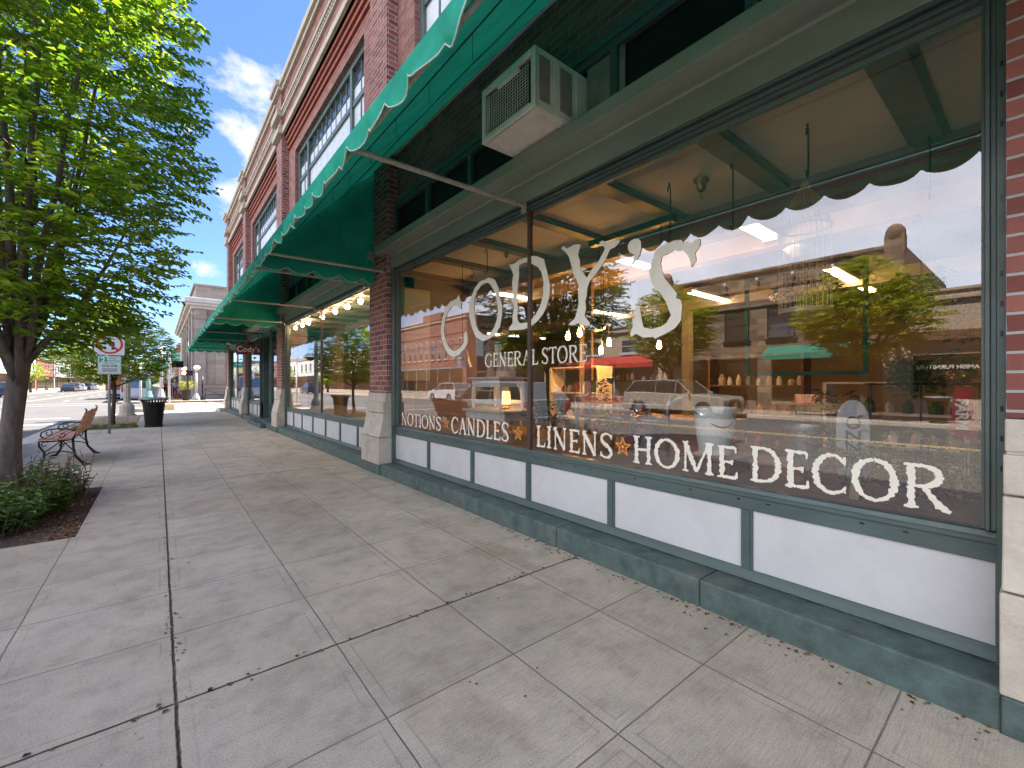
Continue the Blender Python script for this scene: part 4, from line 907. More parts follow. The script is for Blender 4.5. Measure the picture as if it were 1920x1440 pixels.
small = [(1.35, .5), (1.6, 1.15), (2.0, 1.55), (2.5, 1.6), (3.0, 1.25), (3.5, .8), (3.95, .2)]
tree('small_tree', 'small bright green tree in the gravel bed behind the trash can and parking sign', 'tree', (-1.12, 18.6, -.01), .062, 1.35, small, 2400, .095, 'leaf_small', 'bark_dark', 11, limbs=9, leaves_per=9)

def shrub(name, label, base, rx, ry, h, n, leaf, mat, seed, group=None, stems=12, cat='shrub', leaves_per=9, lean=.6):
    rr = random.Random(seed); t = thing(name, label, cat, base, group=group); st = MB(); lf = MB()
    for k in range(n):
        a = rr.uniform(0, 6.283); q = math.sqrt(rr.random()); x = base[0]+rx*q*math.cos(a)*.75; y = base[1]+ry*q*math.sin(a)*.75
        hh = h*rr.uniform(.45, 1.05)*(1-.45*q*q); tip = Vector((x+rx*.35*q*math.cos(a)*lean*1.6, y+ry*.35*q*math.sin(a)*lean*1.6, base[2]+hh)); b = Vector((x, y, base[2]))
        pts = [b.lerp(tip, i/4)+Vector((0, 0, .06*h*math.sin(math.pi*i/4))) for i in range(5)]
        if k < stems*4: st.tube(pts, [.004, .0035, .003, .002, .001], 4)
        for i in range(leaves_per):
            q2 = .15+.85*(i+rr.random())/leaves_per; p = b.lerp(tip, q2); a2 = rr.uniform(0, 6.283)
            d = Vector((math.cos(a2), math.sin(a2), rr.uniform(-.2, .7))); s = leaf*rr.uniform(.6, 1.2); leaf_quad(lf, p, d, Vector((0, 0, 1)), s, s*.42)
    st.build('stem', 'stem', t, uv=False); lf.build('foliage', mat, t, uv=False); return t
for i, (x, y, rx, h, lb) in enumerate(((-1.62, 5.78, .42, .36, 'leafy low green perennial at the front left of the planting bed'), (-1.22, 5.95, .36, .42, 'leafy green perennial in the middle of the planting bed in front of the tree trunk'),
        (-1.0, 6.5, .26, .36, 'green perennial at the right side of the planting bed, spilling toward the mulch'), (-1.7, 6.6, .45, .46, 'tall green perennial at the far left of the planting bed'), (-1.05, 7.2, .36, .38, 'yellowish green perennial at the back of the planting bed behind the trunk'))):
    shrub('perennial_plant', lb, (x, y, -.04), rx*1.1, rx*1.1, h*1.28, 150, .085, 'leaf_shrub', 20+i, 'green perennials in the planting bed', cat='plant', leaves_per=10)
# dry flower stalks
ds = MB(); rr = random.Random(4)
for k in range(80):
    x = rr.uniform(-1.75, -.62); y = rr.uniform(6.3, 7.45); h = rr.uniform(.32, .62); lx, ly = rr.uniform(-.1, .16), rr.uniform(-.08, .1)
    pts = [(x+lx*q*q, y+ly*q*q, -.04+h*q) for q in (0, .25, .5, .75, 1)]; ds.tube(pts, [.0035, .003, .0028, .0022, .0012], 4)
    for i in range(9):
        q = .5+.5*i/9; ds.ball((x+lx*q*q+rr.uniform(-.006, .006), y+ly*q*q+rr.uniform(-.006, .006), -.04+h*q), .0065, .0065, .009, 5, 4)
tag(ds.build('dry_flower_stalks', 'stem', uv=False), 'thin dry brown flower stalks standing in the planting bed near the bench', 'dry stalks', kind='stuff')
# bark chips and fallen leaves
ch = MB()
for k in range(1500):
    x = -.57-abs(rr.gauss(0, .14)); y = rr.uniform(5.22, 7.53)
    if rr.random() < .25: x = rr.uniform(-1.7, -.57)
    if x < -2: continue
    a = rr.uniform(0, 6.28); s = rr.uniform(.008, .024); d = Vector((math.cos(a), math.sin(a), rr.uniform(-.3, .3)))
    leaf_quad(ch, Vector((x, y, -.03+rr.random()*.012)), d, Vector((rr.uniform(-.4, .4), rr.uniform(-.4, .4), 1)), s*1.5, s, .1)
tag(ch.build('bark_mulch', leaf_mat('bark_chip', [(.10, .045, .02), (.25, .12, .05), (.42, .23, .10), (.16, .075, .035)], .0, .85), uv=False), 'orange brown bark chips along the edge of the planting bed', 'mulch', kind='stuff')
lt = MB()
def litter(n, fx, fy, s0, s1):
    for k in range(n):
        a = rr.uniform(0, 6.28); s = rr.uniform(s0, s1); leaf_quad(lt, Vector((fx(), fy(), .002+rr.random()*.003)), Vector((math.cos(a), math.sin(a), .05)), Vector((rr.uniform(-.2, .2), rr.uniform(-.2, .2), 1)), s*1.5, s, .15)
litter(130, lambda: 2.44-abs(rr.gauss(0, .09)), lambda: rr.uniform(.1, 6), .004, .016)
litter(90, lambda: 2.43-abs(rr.gauss(0, .03)), lambda: rr.uniform(.1, 3.2), .006, .024)
litter(40, lambda: rr.uniform(-.4, 2.4), lambda: 2.24+rr.gauss(0, .015), .008, .022)
litter(60, lambda: rr.uniform(-.4, 2.3), lambda: rr.uniform(1.2, 9), .004, .014)
litter(60, lambda: rr.uniform(.02, .09), lambda: rr.uniform(2.4, 5.5), .006, .015)
tag(lt.build('leaf_litter', leaf_mat('litter_leaf', [(.05, .03, .02), (.11, .055, .03), (.20, .10, .045), (.07, .045, .03)], 0, .9), uv=False), 'scattered dry leaf bits and grit on the pavement', 'litter', kind='stuff')
gp = MB()
for k in range(2600):
    x = rr.uniform(-1.9, -.58); y = rr.uniform(17.3, 23.3)
    if x < -1.9+.0*(y-17): continue
    s = rr.uniform(.012, .035); gp.ball((x, y, -.005+s*.2), s, s*rr.uniform(.6, 1), s*.5, 5, 4)
tag(gp.build('gravel_stones', pm('gravel_stone', (.46, .34, .23), .9, .35, 11), uv=False), 'tan gravel around the small tree', 'gravel', kind='stuff')
gc = MB()
for k in range(900):
    x = rr.uniform(-1.9, -.5); y = 17.15+abs(rr.gauss(0, .22)); a = rr.uniform(0, 6.28); s = rr.uniform(.03, .07)
    leaf_quad(gc, Vector((x, y, rr.uniform(0, .11))), Vector((math.cos(a), math.sin(a), rr.uniform(.1, .9))), Vector((0, 0, 1)), s, s*.5)
tag(gc.build('low_ground_cover', 'leaf_shrub', uv=False), 'low green ground cover along the front of the gravel bed', 'ground cover', kind='stuff')

# ================================================================ STREET FURNITURE
def scroll(c, r0, r1, a0, a1, n=18, ax='x'):
    out = []
    for i in range(n+1):
        t = i/n; a = R(a0+(a1-a0)*t); r = r0+(r1-r0)*t; out.append((c[0]+r*math.cos(a), c[1]+r*math.sin(a)))
    return out
def bench(name, label, loc, rz, L=1.6, group=None, detail=True):
    """local: sits facing -x, backrest at +x, length along +y"""
    b = thing(name, label, 'bench', loc, rz, group)
    slats = [(-.30, .435, 0), (-.225, .430, 0), (-.15, .425, 0), (-.075, .422, 0), (0.0, .425, 0)]
    m = MB()
    for x, z, _ in slats: m.box(x-.0, x+.062, 0, L, z, z+.028)
    m.build('seat', 'wood_orange', b, local=True, bevel=.004)
    m = MB(); vs = []
    for k in range(4):
        z0 = .50+k*.093; x0 = .085+(z0-.44)*.30; z1 = z0+.078; x1 = .085+(z1-.44)*.30
        m.prism([(x0, z0), (x0+.026, z0-.008), (x1+.026, z1-.008), (x1, z1)], 'y', 0, L)
    m.build('backrest', 'wood_orange', b, local=True, bevel=.004)
    for y in (.05, L-.05):
        s = MB(); P = lambda pts, r, n=8: s.tube([(u, y, v) for u, v in pts], r, n)
        P([(-.36, .0), (-.30, .03), (-.25, .13), (-.245, .24), (-.30, .34), (-.305, .41)], [.026, .02, .017, .015, .014, .012])   # front leg
        P([(.22, .0), (.17, .05), (.10, .15), (.075, .28), (.07, .42)], [.026, .021, .018, .017, .016])                             # back leg
        s.box(-.40, -.30, y-.028, y+.028, 0, .018); s.box(.17, .27, y-.028, y+.028, 0, .018)
        P([(.07, .42), (.10, .5), (.155, .66), (.225, .87), (.222, .893), (.20, .90)], [.016, .013, .012, .011, .011, .009])
        P([(-.31, .415), (-.15, .405), (.0, .408), (.075, .42)], .011)
        P([(.10, .55), (.02, .585), (-.10, .60), (-.20, .59), (-.275, .55), (-.285, .50), (-.25, .46), (-.22, .45)], .011)                # arm
        for c, r0, r1, a0, a1 in (((-.20, .535), .045, .018, 60, -260), ((-.045, .50), .045, .012, 200, 560), ((-.24, .36), .048, .018, 40, 330)): P(scroll(c, r0, r1, a0, a1, 14), .0075, 6)
        P([(-.25, .235), (-.18, .30), (-.10, .37), (-.06, .405)], .009, 6); P([(.085, .235), (.03, .30), (-.02, .37), (-.05, .405)], .009, 6)
        P([(-.245, .20), (-.16, .235), (-.06, .245), (.03, .225), (.085, .19)], .009, 6); P(scroll((-.055, .34), .026, .026, 0, 360, 10), .007, 6)
        s.build('end_frame', 'iron', b, local=True, smooth=True)
    s = MB(); s.box(-.10, -.07, L/2-.012, L/2+.012, .40, .425); s.tube([(.10, L/2, .42), (.225, L/2, .87)], .010, 6); s.tube([(-.3, L/2, .425), (.1, L/2, .42)], .010, 6); s.build('centre_support', 'iron', b, local=True)
    return b
bench('park_bench', 'wooden slat bench with black scroll iron ends beside the planting bed', (-1.13, 9.72, 0), R(0), 1.62)
def trash_can(name, label, loc, group=None):
    t = thing(name, label, 'trash can', loc, group=group); x, y, z = loc
    s = MB()
    for k in range(26):
        a = 2*math.pi*k/26; ca, sa = math.cos(a), math.sin(a); w = .021; pr = [(.205, .04), (.235, .35), (.262, .62), (.275, .72), (.30, .78), (.345, .835)]
        vs = []
        for r_, h in pr:
            vs += [(x+ca*r_-sa*w, y+sa*r_+ca*w, z+h), (x+ca*r_+sa*w, y+sa*r_-ca*w, z+h), (x+ca*(r_-.006)-sa*w, y+sa*(r_-.006)+ca*w, z+h), (x+ca*(r_-.006)+sa*w, y+sa*(r_-.006)-ca*w, z+h)]
        fs = []
        for i in range(len(pr)-1): a_ = i*4; fs += [(a_, a_+1, a_+5, a_+4), (a_+3, a_+2, a_+6, a_+7), (a_+1, a_+3, a_+7, a_+5), (a_+2, a_, a_+4, a_+6)]
        s.add(vs, fs)
    s.build('slat', 'black', t)
    rg = MB()
    for r_, h in ((.212, .045), (.262, .60), (.278, .72), (.348, .835)):
        rg.tube([(x+r_*math.cos(R(a)), y+r_*math.sin(R(a)), z+h) for a in range(0, 361, 15)], .012, 6, cap=False)
    rg.build('ring', 'black', t, smooth=True)
    MB().lathe([(.0, .03), (.21, .03), (.222, .0), (.228, .0), (.228, .05)], loc, 24).build('base', 'black', t)
    MB().lathe([(.19, .06), (.24, .62), (.235, .70), (.0, .70)], loc, 20).build('liner', 'dark_metal', t, smooth=True)
    MB().lathe([(.36, .835), (.372, .85), (.365, .865), (.30, .885), (.20, .895), (.17, .87), (.165, .80)], loc, 28).build('lid', 'metal_grey', t, smooth=True); return t
trash_can('trash_can', 'black slatted trash can with a grey rim beside the pavement near the small tree', (-.12, 17.15, 0))
# signs on the parking pole
sp = thing('sign_post', 'grey round sign post carrying the no left turn sign and the two hour parking sign', 'sign post', (-1.01, 15.5, 0))
MB().tube([(-1.01, 15.52, 0), (-1.01, 15.52, 2.95)], .030, 12).build('post', 'metal_grey', sp, smooth=True)
def plate(mb, x0, x1, y, z0, z1, r, th=.004):
    pts = []
    for cx, cz, a0 in ((x1-r, z1-r, 0), (x0+r, z1-r, 90), (x0+r, z0+r, 180), (x1-r, z0+r, 270)):
        for k in range(5): a = R(a0+22.5*k); pts.append((cx+r*math.cos(a), cz+r*math.sin(a)))
    return mb.prism(pts, 'y', y, y+th)
nl = thing('no_left_turn_sign', 'square white no left turn sign with red ring, partly behind the leaves', 'sign', (-1.0, 15.46, 2.33)); X = -1.0; Y = 15.470
plate(MB(), X-.305, X+.305, Y, 2.045, 2.655, .04).build('panel', 'sign_black', nl); plate(MB(), X-.292, X+.292, Y-.002, 2.058, 2.642, .035, .002).build('face', 'sign_white', nl)
def ringpl(r0, r1, c, y, n=40):
    m = MB(); vs = []
    for k in range(n): a = 2*math.pi*k/n; vs += [(c[0]+r0*math.cos(a), y, c[1]+r0*math.sin(a)), (c[0]+r1*math.cos(a), y, c[1]+r1*math.sin(a))]
    return m.add(vs, [(2*k, 2*k+1, (2*k+3) % (2*n), (2*k+2) % (2*n)) for k in range(n)])
ringpl(.215, .262, (X, 2.35), Y-.004).build('red_ring', 'sign_red', nl)
ar = MB(); c = (X, 2.35)
for poly in ([(.035, -.15), (.095, -.15), (.095, .06), (.035, .0)], [(.095, .06), (.035, .0), (-.06, .0), (-.06, .06)], [(-.06, .09), (-.06, -.03), (-.15, .03)], ): ar.add([(c[0]+u, Y-.003, c[1]+v) for u, v in poly], [tuple(range(len(poly)))])
ar.build('arrow', 'sign_black', nl)
m = MB(); m.add([(c[0]+u, Y-.005, c[1]+v) for u, v in ((-.172, .138), (-.138, .172), (.172, -.138), (.138, -.172))], [(0, 1, 2, 3)]); m.build('red_slash', 'sign_red', nl)
pk = thing('parking_sign', 'white and green two hour parking sign under the no left turn sign', 'sign', (-1.0, 15.46, 1.8)); Z = 1.80
plate(MB(), X-.228, X+.228, Y, Z-.245, Z+.235, .03).build('panel', 'sign_green', pk); plate(MB(), X-.222, X+.222, Y-.002, Z-.239, Z+.229, .03, .002).build('rim', 'sign_white', pk)
plate(MB(), X-.212, X+.212, Y-.003, Z-.229, Z+.219, .025, .001).build('border', pm('pale_green_sheeting', (.30, .52, .44), .4, .03, 5), pk); plate(MB(), X-.198, X+.198, Y-.0045, Z-.215, Z+.205, .02, .001).build('face', pm('pale_sign_face', (.60, .68, .68), .4, .03, 6), pk)
MB().box(X-.195, X-.055, Y-.0065, Y-.005, Z+.06, Z+.20).build('green_square', 'sign_green', pk)
m = MB(); add_text(m, '2', .17, (X-.125, Y-.0075, Z+.128), '-y', .006); m.build('numeral', 'sign_white', pk, uv=False)
m = MB(); add_text(m, 'HOUR', .055, (X+.06, Y-.0075, Z+.165), '-y', .001); add_text(m, 'PARKING', .062, (X+.065, Y-.0075, Z+.10), '-y', .001); add_text(m, 'THIS BLOCK', .044, (X, Y-.0075, Z+.035), '-y', .0005); add_text(m, '8AM-5PM', .075, (X, Y-.0075, Z-.03), '-y', .002)
m.build('wording', pm('sign_green_ink', (.06, .22, .16), .5), pk, uv=False)
m = MB()
for k in range(6): m.box(X-.15, X+.15, Y-.0075, Y-.006, Z-.185+k*.018, Z-.175+k*.018)
m.build('small_print', pm('sign_grey_ink', (.25, .26, .28), .5), pk, uv=False)

def street_lamp(name, label, loc, group=None, h=3.6):
    t = thing(name, label, 'street lamp', loc, group=group)
    MB().lathe([(.30, 0), (.30, .06), (.245, .08), (.24, .40), (.20, .46), (.17, .50), (.125, .56)], loc, 12).build('pedestal', 'concrete', t, bevel=.0)
    m = MB(); prof = []
    for k in range(24): a = 2*math.pi*k/24; prof.append((a, .118 if k % 2 else .105))
    vs = []; 
    for zz, s in ((.56, 1.0), (h*.5, .88), (h, .72)): vs += [(loc[0]+math.cos(a)*r_*s, loc[1]+math.sin(a)*r_*s, loc[2]+zz) for a, r_ in prof]
    m.add(vs, [(i*24+k, i*24+(k+1) % 24, (i+1)*24+(k+1) % 24, (i+1)*24+k) for i in range(2) for k in range(24)]); m.build('fluted_shaft', 'concrete', t)
    MB().lathe([(.085, h), (.14, h+.06), (.10, h+.12), (.07, h+.16)], loc, 16).build('capital', 'concrete', t)
    MB().ball((loc[0], loc[1], loc[2]+h+.36), .20, .20, .22, 20, 14).build('globe', 'globe', t, smooth=True)
    m = MB(); m.tube([(loc[0]-.35, loc[1], loc[2]+h-.5), (loc[0]+.35, loc[1], loc[2]+h-.5)], .012, 6); m.build('basket_arm', 'black', t)
    return t
lamp = street_lamp('street_lamp', 'cream fluted concrete street lamp at the corner behind the small tree', (-1.02, 23.9, 0))
def hanging_basket(name, label, c, group=None, r=.26, seed=1, mats=('leaf_house', 'petal')):
    t = thing(name, label, 'flower basket', c, group=group); rr = random.Random(seed)
    MB().lathe([(.02, -.20), (.14, -.17), (.22, -.06), (.235, 0)], c, 14).build('bowl', 'dark_metal', t)
    for mt, n, s in ((mats[0], 130, .06), (mats[1], 150, .045)):
        m = MB()
        for k in range(n):
            a = rr.uniform(0, 6.28); e = rr.uniform(-.5, 1.2); q = rr.uniform(.7, 1.1)*r; p = Vector((c[0]+q*math.cos(a)*math.cos(e), c[1]+q*math.sin(a)*math.cos(e), c[2]+q*.8*math.sin(e)))
            leaf_quad(m, p, Vector((math.cos(a), math.sin(a), rr.uniform(-.6, .6))), Vector((0, 0, 1)), s, s*.7)
        m.build('leaves' if mt == mats[0] else 'flowers', mt, t, uv=False)
    MB().tube([(c[0], c[1], c[2]), (c[0], c[1], c[2]+.42)], .004, 4).build('chain', 'black', t); return t
hanging_basket('hanging_basket', 'pink flower basket hanging from the corner street lamp, house side', (-.72, 23.9, 2.68), 'flower baskets on the corner lamp')
hanging_basket('hanging_basket', 'pink flower basket hanging from the corner street lamp, road side', (-1.32, 23.9, 2.68), 'flower baskets on the corner lamp', seed=2)

def box_thing(name, label, cat, mat, bx, loc=None, bevel=.01):
    o = MB().box(*bx).build(name, mat, None, loc=Vector(((bx[0]+bx[1])/2, (bx[2]+bx[3])/2, bx[4])), bevel=bevel); return tag(o, label, cat)
# far corner: poles and signs
def pole(name, label, x, y, h, r, mat, base=True, z0=0, cat='pole', group=None):
    t = thing(name, label, cat, (x, y, z0), group=group)
    MB().tube([(x, y, z0), (x, y, z0+h)], r, 12).build('shaft', mat, t, smooth=True)
    if base:
        MB().lathe([(r*2.6, 0), (r*2.6, .05), (r*2.0, .12), (r*1.4, .34), (r*1.02, .36)], (x, y, z0), 10).build('foot', mat if mat != 'sign_white' else 'concrete', t)
    return t
M['teal'] = pm('teal_painted_metal', (.16, .30, .29), .5, .06, 6); M['pale_grey'] = pm('pale_grey_pole_paint', (.46, .47, .47), .45, .06, 6)
M['lightbulb_off'] = M['globe']
sig = thing('traffic_signal_pole', 'grey signal pole on a concrete block with a horizontal dark signal head', 'traffic signal', (.43, 30.0, -.12))
MB().box(.12, .62, 27.3, 27.9, -.12, .34).build('footing', 'concrete', sig, bevel=.04)
MB().tube([(.40, 27.6, .3), (.40, 27.6, 3.0)], .055, 12).build('shaft', 'pale_grey', sig, smooth=True)
sh = MB().box(.50, .98, 27.5, 27.7, 2.12, 2.46).build('signal_head', 'black', sig, bevel=.02)
m = MB(); m.box(.42, .51, 27.57, 27.63, 2.26, 2.32); m.build('bracket', 'black', sig)
for k in range(3): MB().lathe([(.06, 0), (.065, -.10)], (.59+k*.15, 27.5, 2.29), 12, 'y').build('visor', 'black', sh)
p2 = pole('slim_pole', 'slim white pole at the near corner left of the signal pole', -.66, 26.4, 2.3, .045, 'pale_grey', base=False); MB().box(-.86, -.46, 26.2, 26.6, -.02, .20).build('footing', 'concrete', p2, bevel=.03)
tb_ = thing('street_name_sign', 'green street name panels on a grey pole across the side street', 'sign', (-.1, 44, 0))
MB().tube([(.15, 44.0, 0), (.15, 44.0, 4.3)], .11, 12).build('pole', 'pale_grey', tb_, smooth=True)
MB().lathe([(.28, 0), (.26, .2), (.12, .9)], (.15, 44, 0), 12).build('foot', 'pale_grey', tb_)
for (x0, x1, z0, z1, txt) in ((.45, 1.32, 3.16, 3.96, ('ONTARIO', 'SUMPTER')), (-.45, .42, 2.70, 3.20, ('MAIN',))):
    pm2 = MB(); plate(pm2, x0, x1, 43.86, z0, z1, .05, .02); so_ = pm2.build('panel', 'sign_green', tb_)
    m = MB()
    for i, w_ in enumerate(txt): add_text(m, w_, .19, ((x0+x1)/2, 43.85, (z0+z1)/2+((.17-.34*i) if len(txt) > 1 else 0)), '-y', .006)
    m.build('lettering', 'sign_white', so_, uv=False)
sl = thing('speed_limit_sign', 'white speed limit sign reading 25 on a teal pole across the side street', 'sign', (-1.05, 42.4, 0))
MB().tube([(-.62, 42.5, 0), (-.62, 42.5, 2.6)], .13, 14).build('pole', 'teal', sl, smooth=True); MB().lathe([(.34, 0), (.32, .25), (.17, .8)], (-.62, 42.5, 0), 12).build('foot', 'teal', sl)
plate(MB(), -.97, -.27, 42.30, 1.76, 2.46, .04, .02).build('panel', 'sign_white', sl)
m = MB(); add_text(m, '25', .52, (-.62, 42.29, 2.03), '-y', .010, .9); add_text(m, 'SPEED LIMIT', .09, (-.62, 42.29, 2.36), '-y', .003, .9); m.build('lettering', 'sign_black', sl, uv=False)
ps = thing('pedestrian_signal', 'black walk signal with a lit orange hand on a slim dark pole', 'traffic signal', (1.75, 42.2, 0))
MB().tube([(1.75, 42.2, 0), (1.75, 42.2, 4.6)], .06, 10).build('pole', 'dark_metal', ps, smooth=True)
MB().box(1.30, 2.05, 41.95, 42.10, 1.95, 2.35).build('housing', 'black', ps, bevel=.02)
m = MB(); m.add([(x, 41.935, z) for x, z in ((1.38, 2.02), (1.58, 2.02), (1.63, 2.14), (1.60, 2.24), (1.56, 2.30), (1.46, 2.31), (1.40, 2.26), (1.36, 2.14))], [tuple(range(8))]); m.build('lit_hand', 'orange_lit', ps)
tl = thing('globe_street_lamp', 'pale street lamp with two white globes in front of the bank', 'street lamp', (2.35, 43.6, 0))
MB().tube([(2.35, 43.6, 0), (2.35, 43.6, 2.5)], .09, 12).build('shaft', 'pale_grey', tl, smooth=True); MB().lathe([(.26, 0), (.26, .15), (.11, .55)], (2.35, 43.6, 0), 12).build('foot', 'pale_grey', tl)
for x, z in ((2.40, 2.62), (1.60, 2.46)): MB().ball((x, 43.6, z), .24, .24, .21, 16, 10).build('globe', 'globe', tl, smooth=True)
MB().tube([(2.35, 43.6, 2.3), (1.60, 43.6, 2.24)], .03, 6).build('arm', 'black', tl)
pole('iron_lamp_post', 'black iron post by the bank railing', 2.75, 43.3, 1.9, .06, 'black')
rl = thing('iron_railing', 'black iron railing along the bank side', 'railing', (4.2, 42.9, 0)); m = MB()
for z in (.42, .95): m.tube([(2.9, 42.9, z), (8.5, 42.9, z)], .022, 6)
m.build('rail', 'black', rl); 
for k in range(4): MB().tube([(2.9+k*1.85, 42.9, 0), (2.9+k*1.85, 42.9, .97)], .028, 6).build('post', 'black', rl)
m = MB(); m.tube([(2.9, 42.9, .88), (4.3, 42.9, .2)], .022, 6); m.build('handrail', 'black', rl)
def potted(name, label, c, r, h, fol_h, mat='leaf_house', pot='black', seed=1, group=None, n=140, leaf=.10):
    t = thing(name, label, 'potted plant', c, group=group); rr = random.Random(seed)
    MB().lathe([(0, 0), (r*.7, 0), (r, h), (r*1.06, h), (r*.98, h-.03), (0, h-.04)], c, 18).build('pot', pot, t, smooth=False)
    m = MB(); s = MB()
    for k in range(n):
        a = rr.uniform(0, 6.28); tip = Vector((c[0]+math.cos(a)*r*rr.uniform(.1, 1.35), c[1]+math.sin(a)*r*rr.uniform(.1, 1.35), c[2]+h+fol_h*rr.uniform(.2, 1))); b_ = Vector((c[0], c[1], c[2]+h-.03))
        if k % 5 == 0: s.tube([b_, b_.lerp(tip, .6)+Vector((0, 0, .04)), tip], [.004, .003, .001], 4)
        leaf_quad(m, tip, Vector((math.cos(a), math.sin(a), rr.uniform(-.4, .8))), Vector((0, 0, 1)), leaf, leaf*.5)
    s.build('stem', 'stem', t, uv=False); m.build('foliage', mat, t, uv=False); return t
potted('planter_pot', 'tall black pot of yellow green plants by the bank corner', (1.66, 42.9, 0), .32, .8, .7, 'leaf_yellow', n=220, leaf=.16)
potted('flower_pot', 'low pot of pink flowers on the far pavement', (1.40, 49.5, 0), .5, .4, .6, 'petal', 'terracotta', 5, n=160, leaf=.14)
# ================================================================ PEOPLE
def person(label, loc, rz, shirt, pants, hair, stride=.16, hold=False, h=1.72):
    t = thing('person', label, 'person', loc, rz)
    def skin_mesh(name, pts, edges, rad, mat, sub=1):
        me = bpy.data.meshes.new(name); me.from_pydata(pts, edges, []); o = bpy.data.objects.new(name, me); COL.objects.link(o); o.parent = t
        md = o.modifiers.new('skin', 'SKIN'); md.use_smooth_shade = True
        for i, v in enumerate(me.skin_vertices[0].data): v.radius = rad[i]; v.use_root = (i == 0)
        s = o.modifiers.new('sub', 'SUBSURF'); s.levels = sub; s.render_levels = sub; me.materials.append(mat); return o
    k = h/1.72
    P = {'pel': (0, 0, .95), 'wst': (0, 0, 1.10), 'chs': (0, 0, 1.32), 'nck': (0, 0, 1.47), 'hd0': (.01, 0, 1.56), 'hd1': (.015, 0, 1.66),
         'hl': (0, .09, .90), 'kl': (stride*.6, .10, .50), 'al': (stride, .10, .09), 'tl': (stride+.16, .10, .04), 'hr': (0, -.09, .90), 'kr': (-stride*.2, -.10, .49), 'ar': (-stride*1.3, -.10, .11), 'tr': (-stride*1.3+.15, -.11, .04),
         'sl': (0, .18, 1.41), 'el': (-.06, .24, 1.15), 'wl': (.04 if not hold else .22, .24, .92 if not hold else 1.15), 'fl': (.06 if not hold else .30, .235, .84 if not hold else 1.17),
         'sr': (0, -.18, 1.41), 'er': (.02, -.24, 1.15), 'wr': (.10, -.23, .92), 'fr': (.13, -.225, .84)}
    RD = {'pel': .13, 'wst': .12, 'chs': .13, 'nck': .055, 'hd0': .075, 'hd1': .085, 'hl': .095, 'kl': .062, 'al': .042, 'tl': .035, 'hr': .095, 'kr': .062, 'ar': .042, 'tr': .035, 'sl': .055, 'el': .042, 'wl': .03, 'fl': .028, 'sr': .055, 'er': .042, 'wr': .03, 'fr': .028}
    E_ = [('pel', 'wst'), ('wst', 'chs'), ('chs', 'nck'), ('nck', 'hd0'), ('hd0', 'hd1'), ('pel', 'hl'), ('hl', 'kl'), ('kl', 'al'), ('al', 'tl'), ('pel', 'hr'), ('hr', 'kr'), ('kr', 'ar'), ('ar', 'tr'), ('chs', 'sl'), ('sl', 'el'), ('el', 'wl'), ('wl', 'fl'), ('chs', 'sr'), ('sr', 'er'), ('er', 'wr'), ('wr', 'fr')]
    def sub_(names, edges, grow, name, mat):
        ix = {n_: i for i, n_ in enumerate(names)}
        return skin_mesh(name, [tuple(c*k for c in P[n_]) for n_ in names], [(ix[a], ix[b]) for a, b in edges], [((RD[n_]+grow)*k,)*2 for n_ in names], mat)
    sub_(list(P), E_, 0, 'body', M['skin'])
    sub_(['chs', 'wst', 'pel', 'sl', 'el', 'sr', 'er'], [('chs', 'wst'), ('wst', 'pel'), ('chs', 'sl'), ('sl', 'el'), ('chs', 'sr'), ('sr', 'er')], .018, 'shirt', shirt)
    sub_(['pel', 'hl', 'kl', 'al', 'hr', 'kr', 'ar'], [('pel', 'hl'), ('hl', 'kl'), ('kl', 'al'), ('pel', 'hr'), ('hr', 'kr'), ('kr', 'ar')], .015, 'trousers', pants)
    m = MB(); m.ball((-.01*k, 0, 1.665*k), .105*k, .095*k, .10*k, 12, 8); m.build('hair', hair, t, local=True, smooth=True)
    return t
red = pm('red_shirt', (.42, .04, .035), .85, .1, 8); lav = pm('lavender_shirt', (.50, .44, .56), .85, .08, 8); dk = pm('dark_trousers', (.03, .032, .045), .9, .1, 8); hr = pm('brown_hair', (.07, .04, .025), .7, .2, 30); wh = pm('pale_cap', (.6, .56, .54), .8)
person('person in a red shirt walking on the far pavement', (.48, 52.5, 0), R(-90), red, dk, hr, h=1.78)
person('person in a lavender top and dark trousers walking on the far pavement', (1.25, 55.0, 0), R(95), lav, dk, wh, .1, True, 1.68)
person('person in dark clothes standing beside the red shirted walker', (.85, 55, 0), R(-80), dk, dk, hr, .04, False, 1.70)

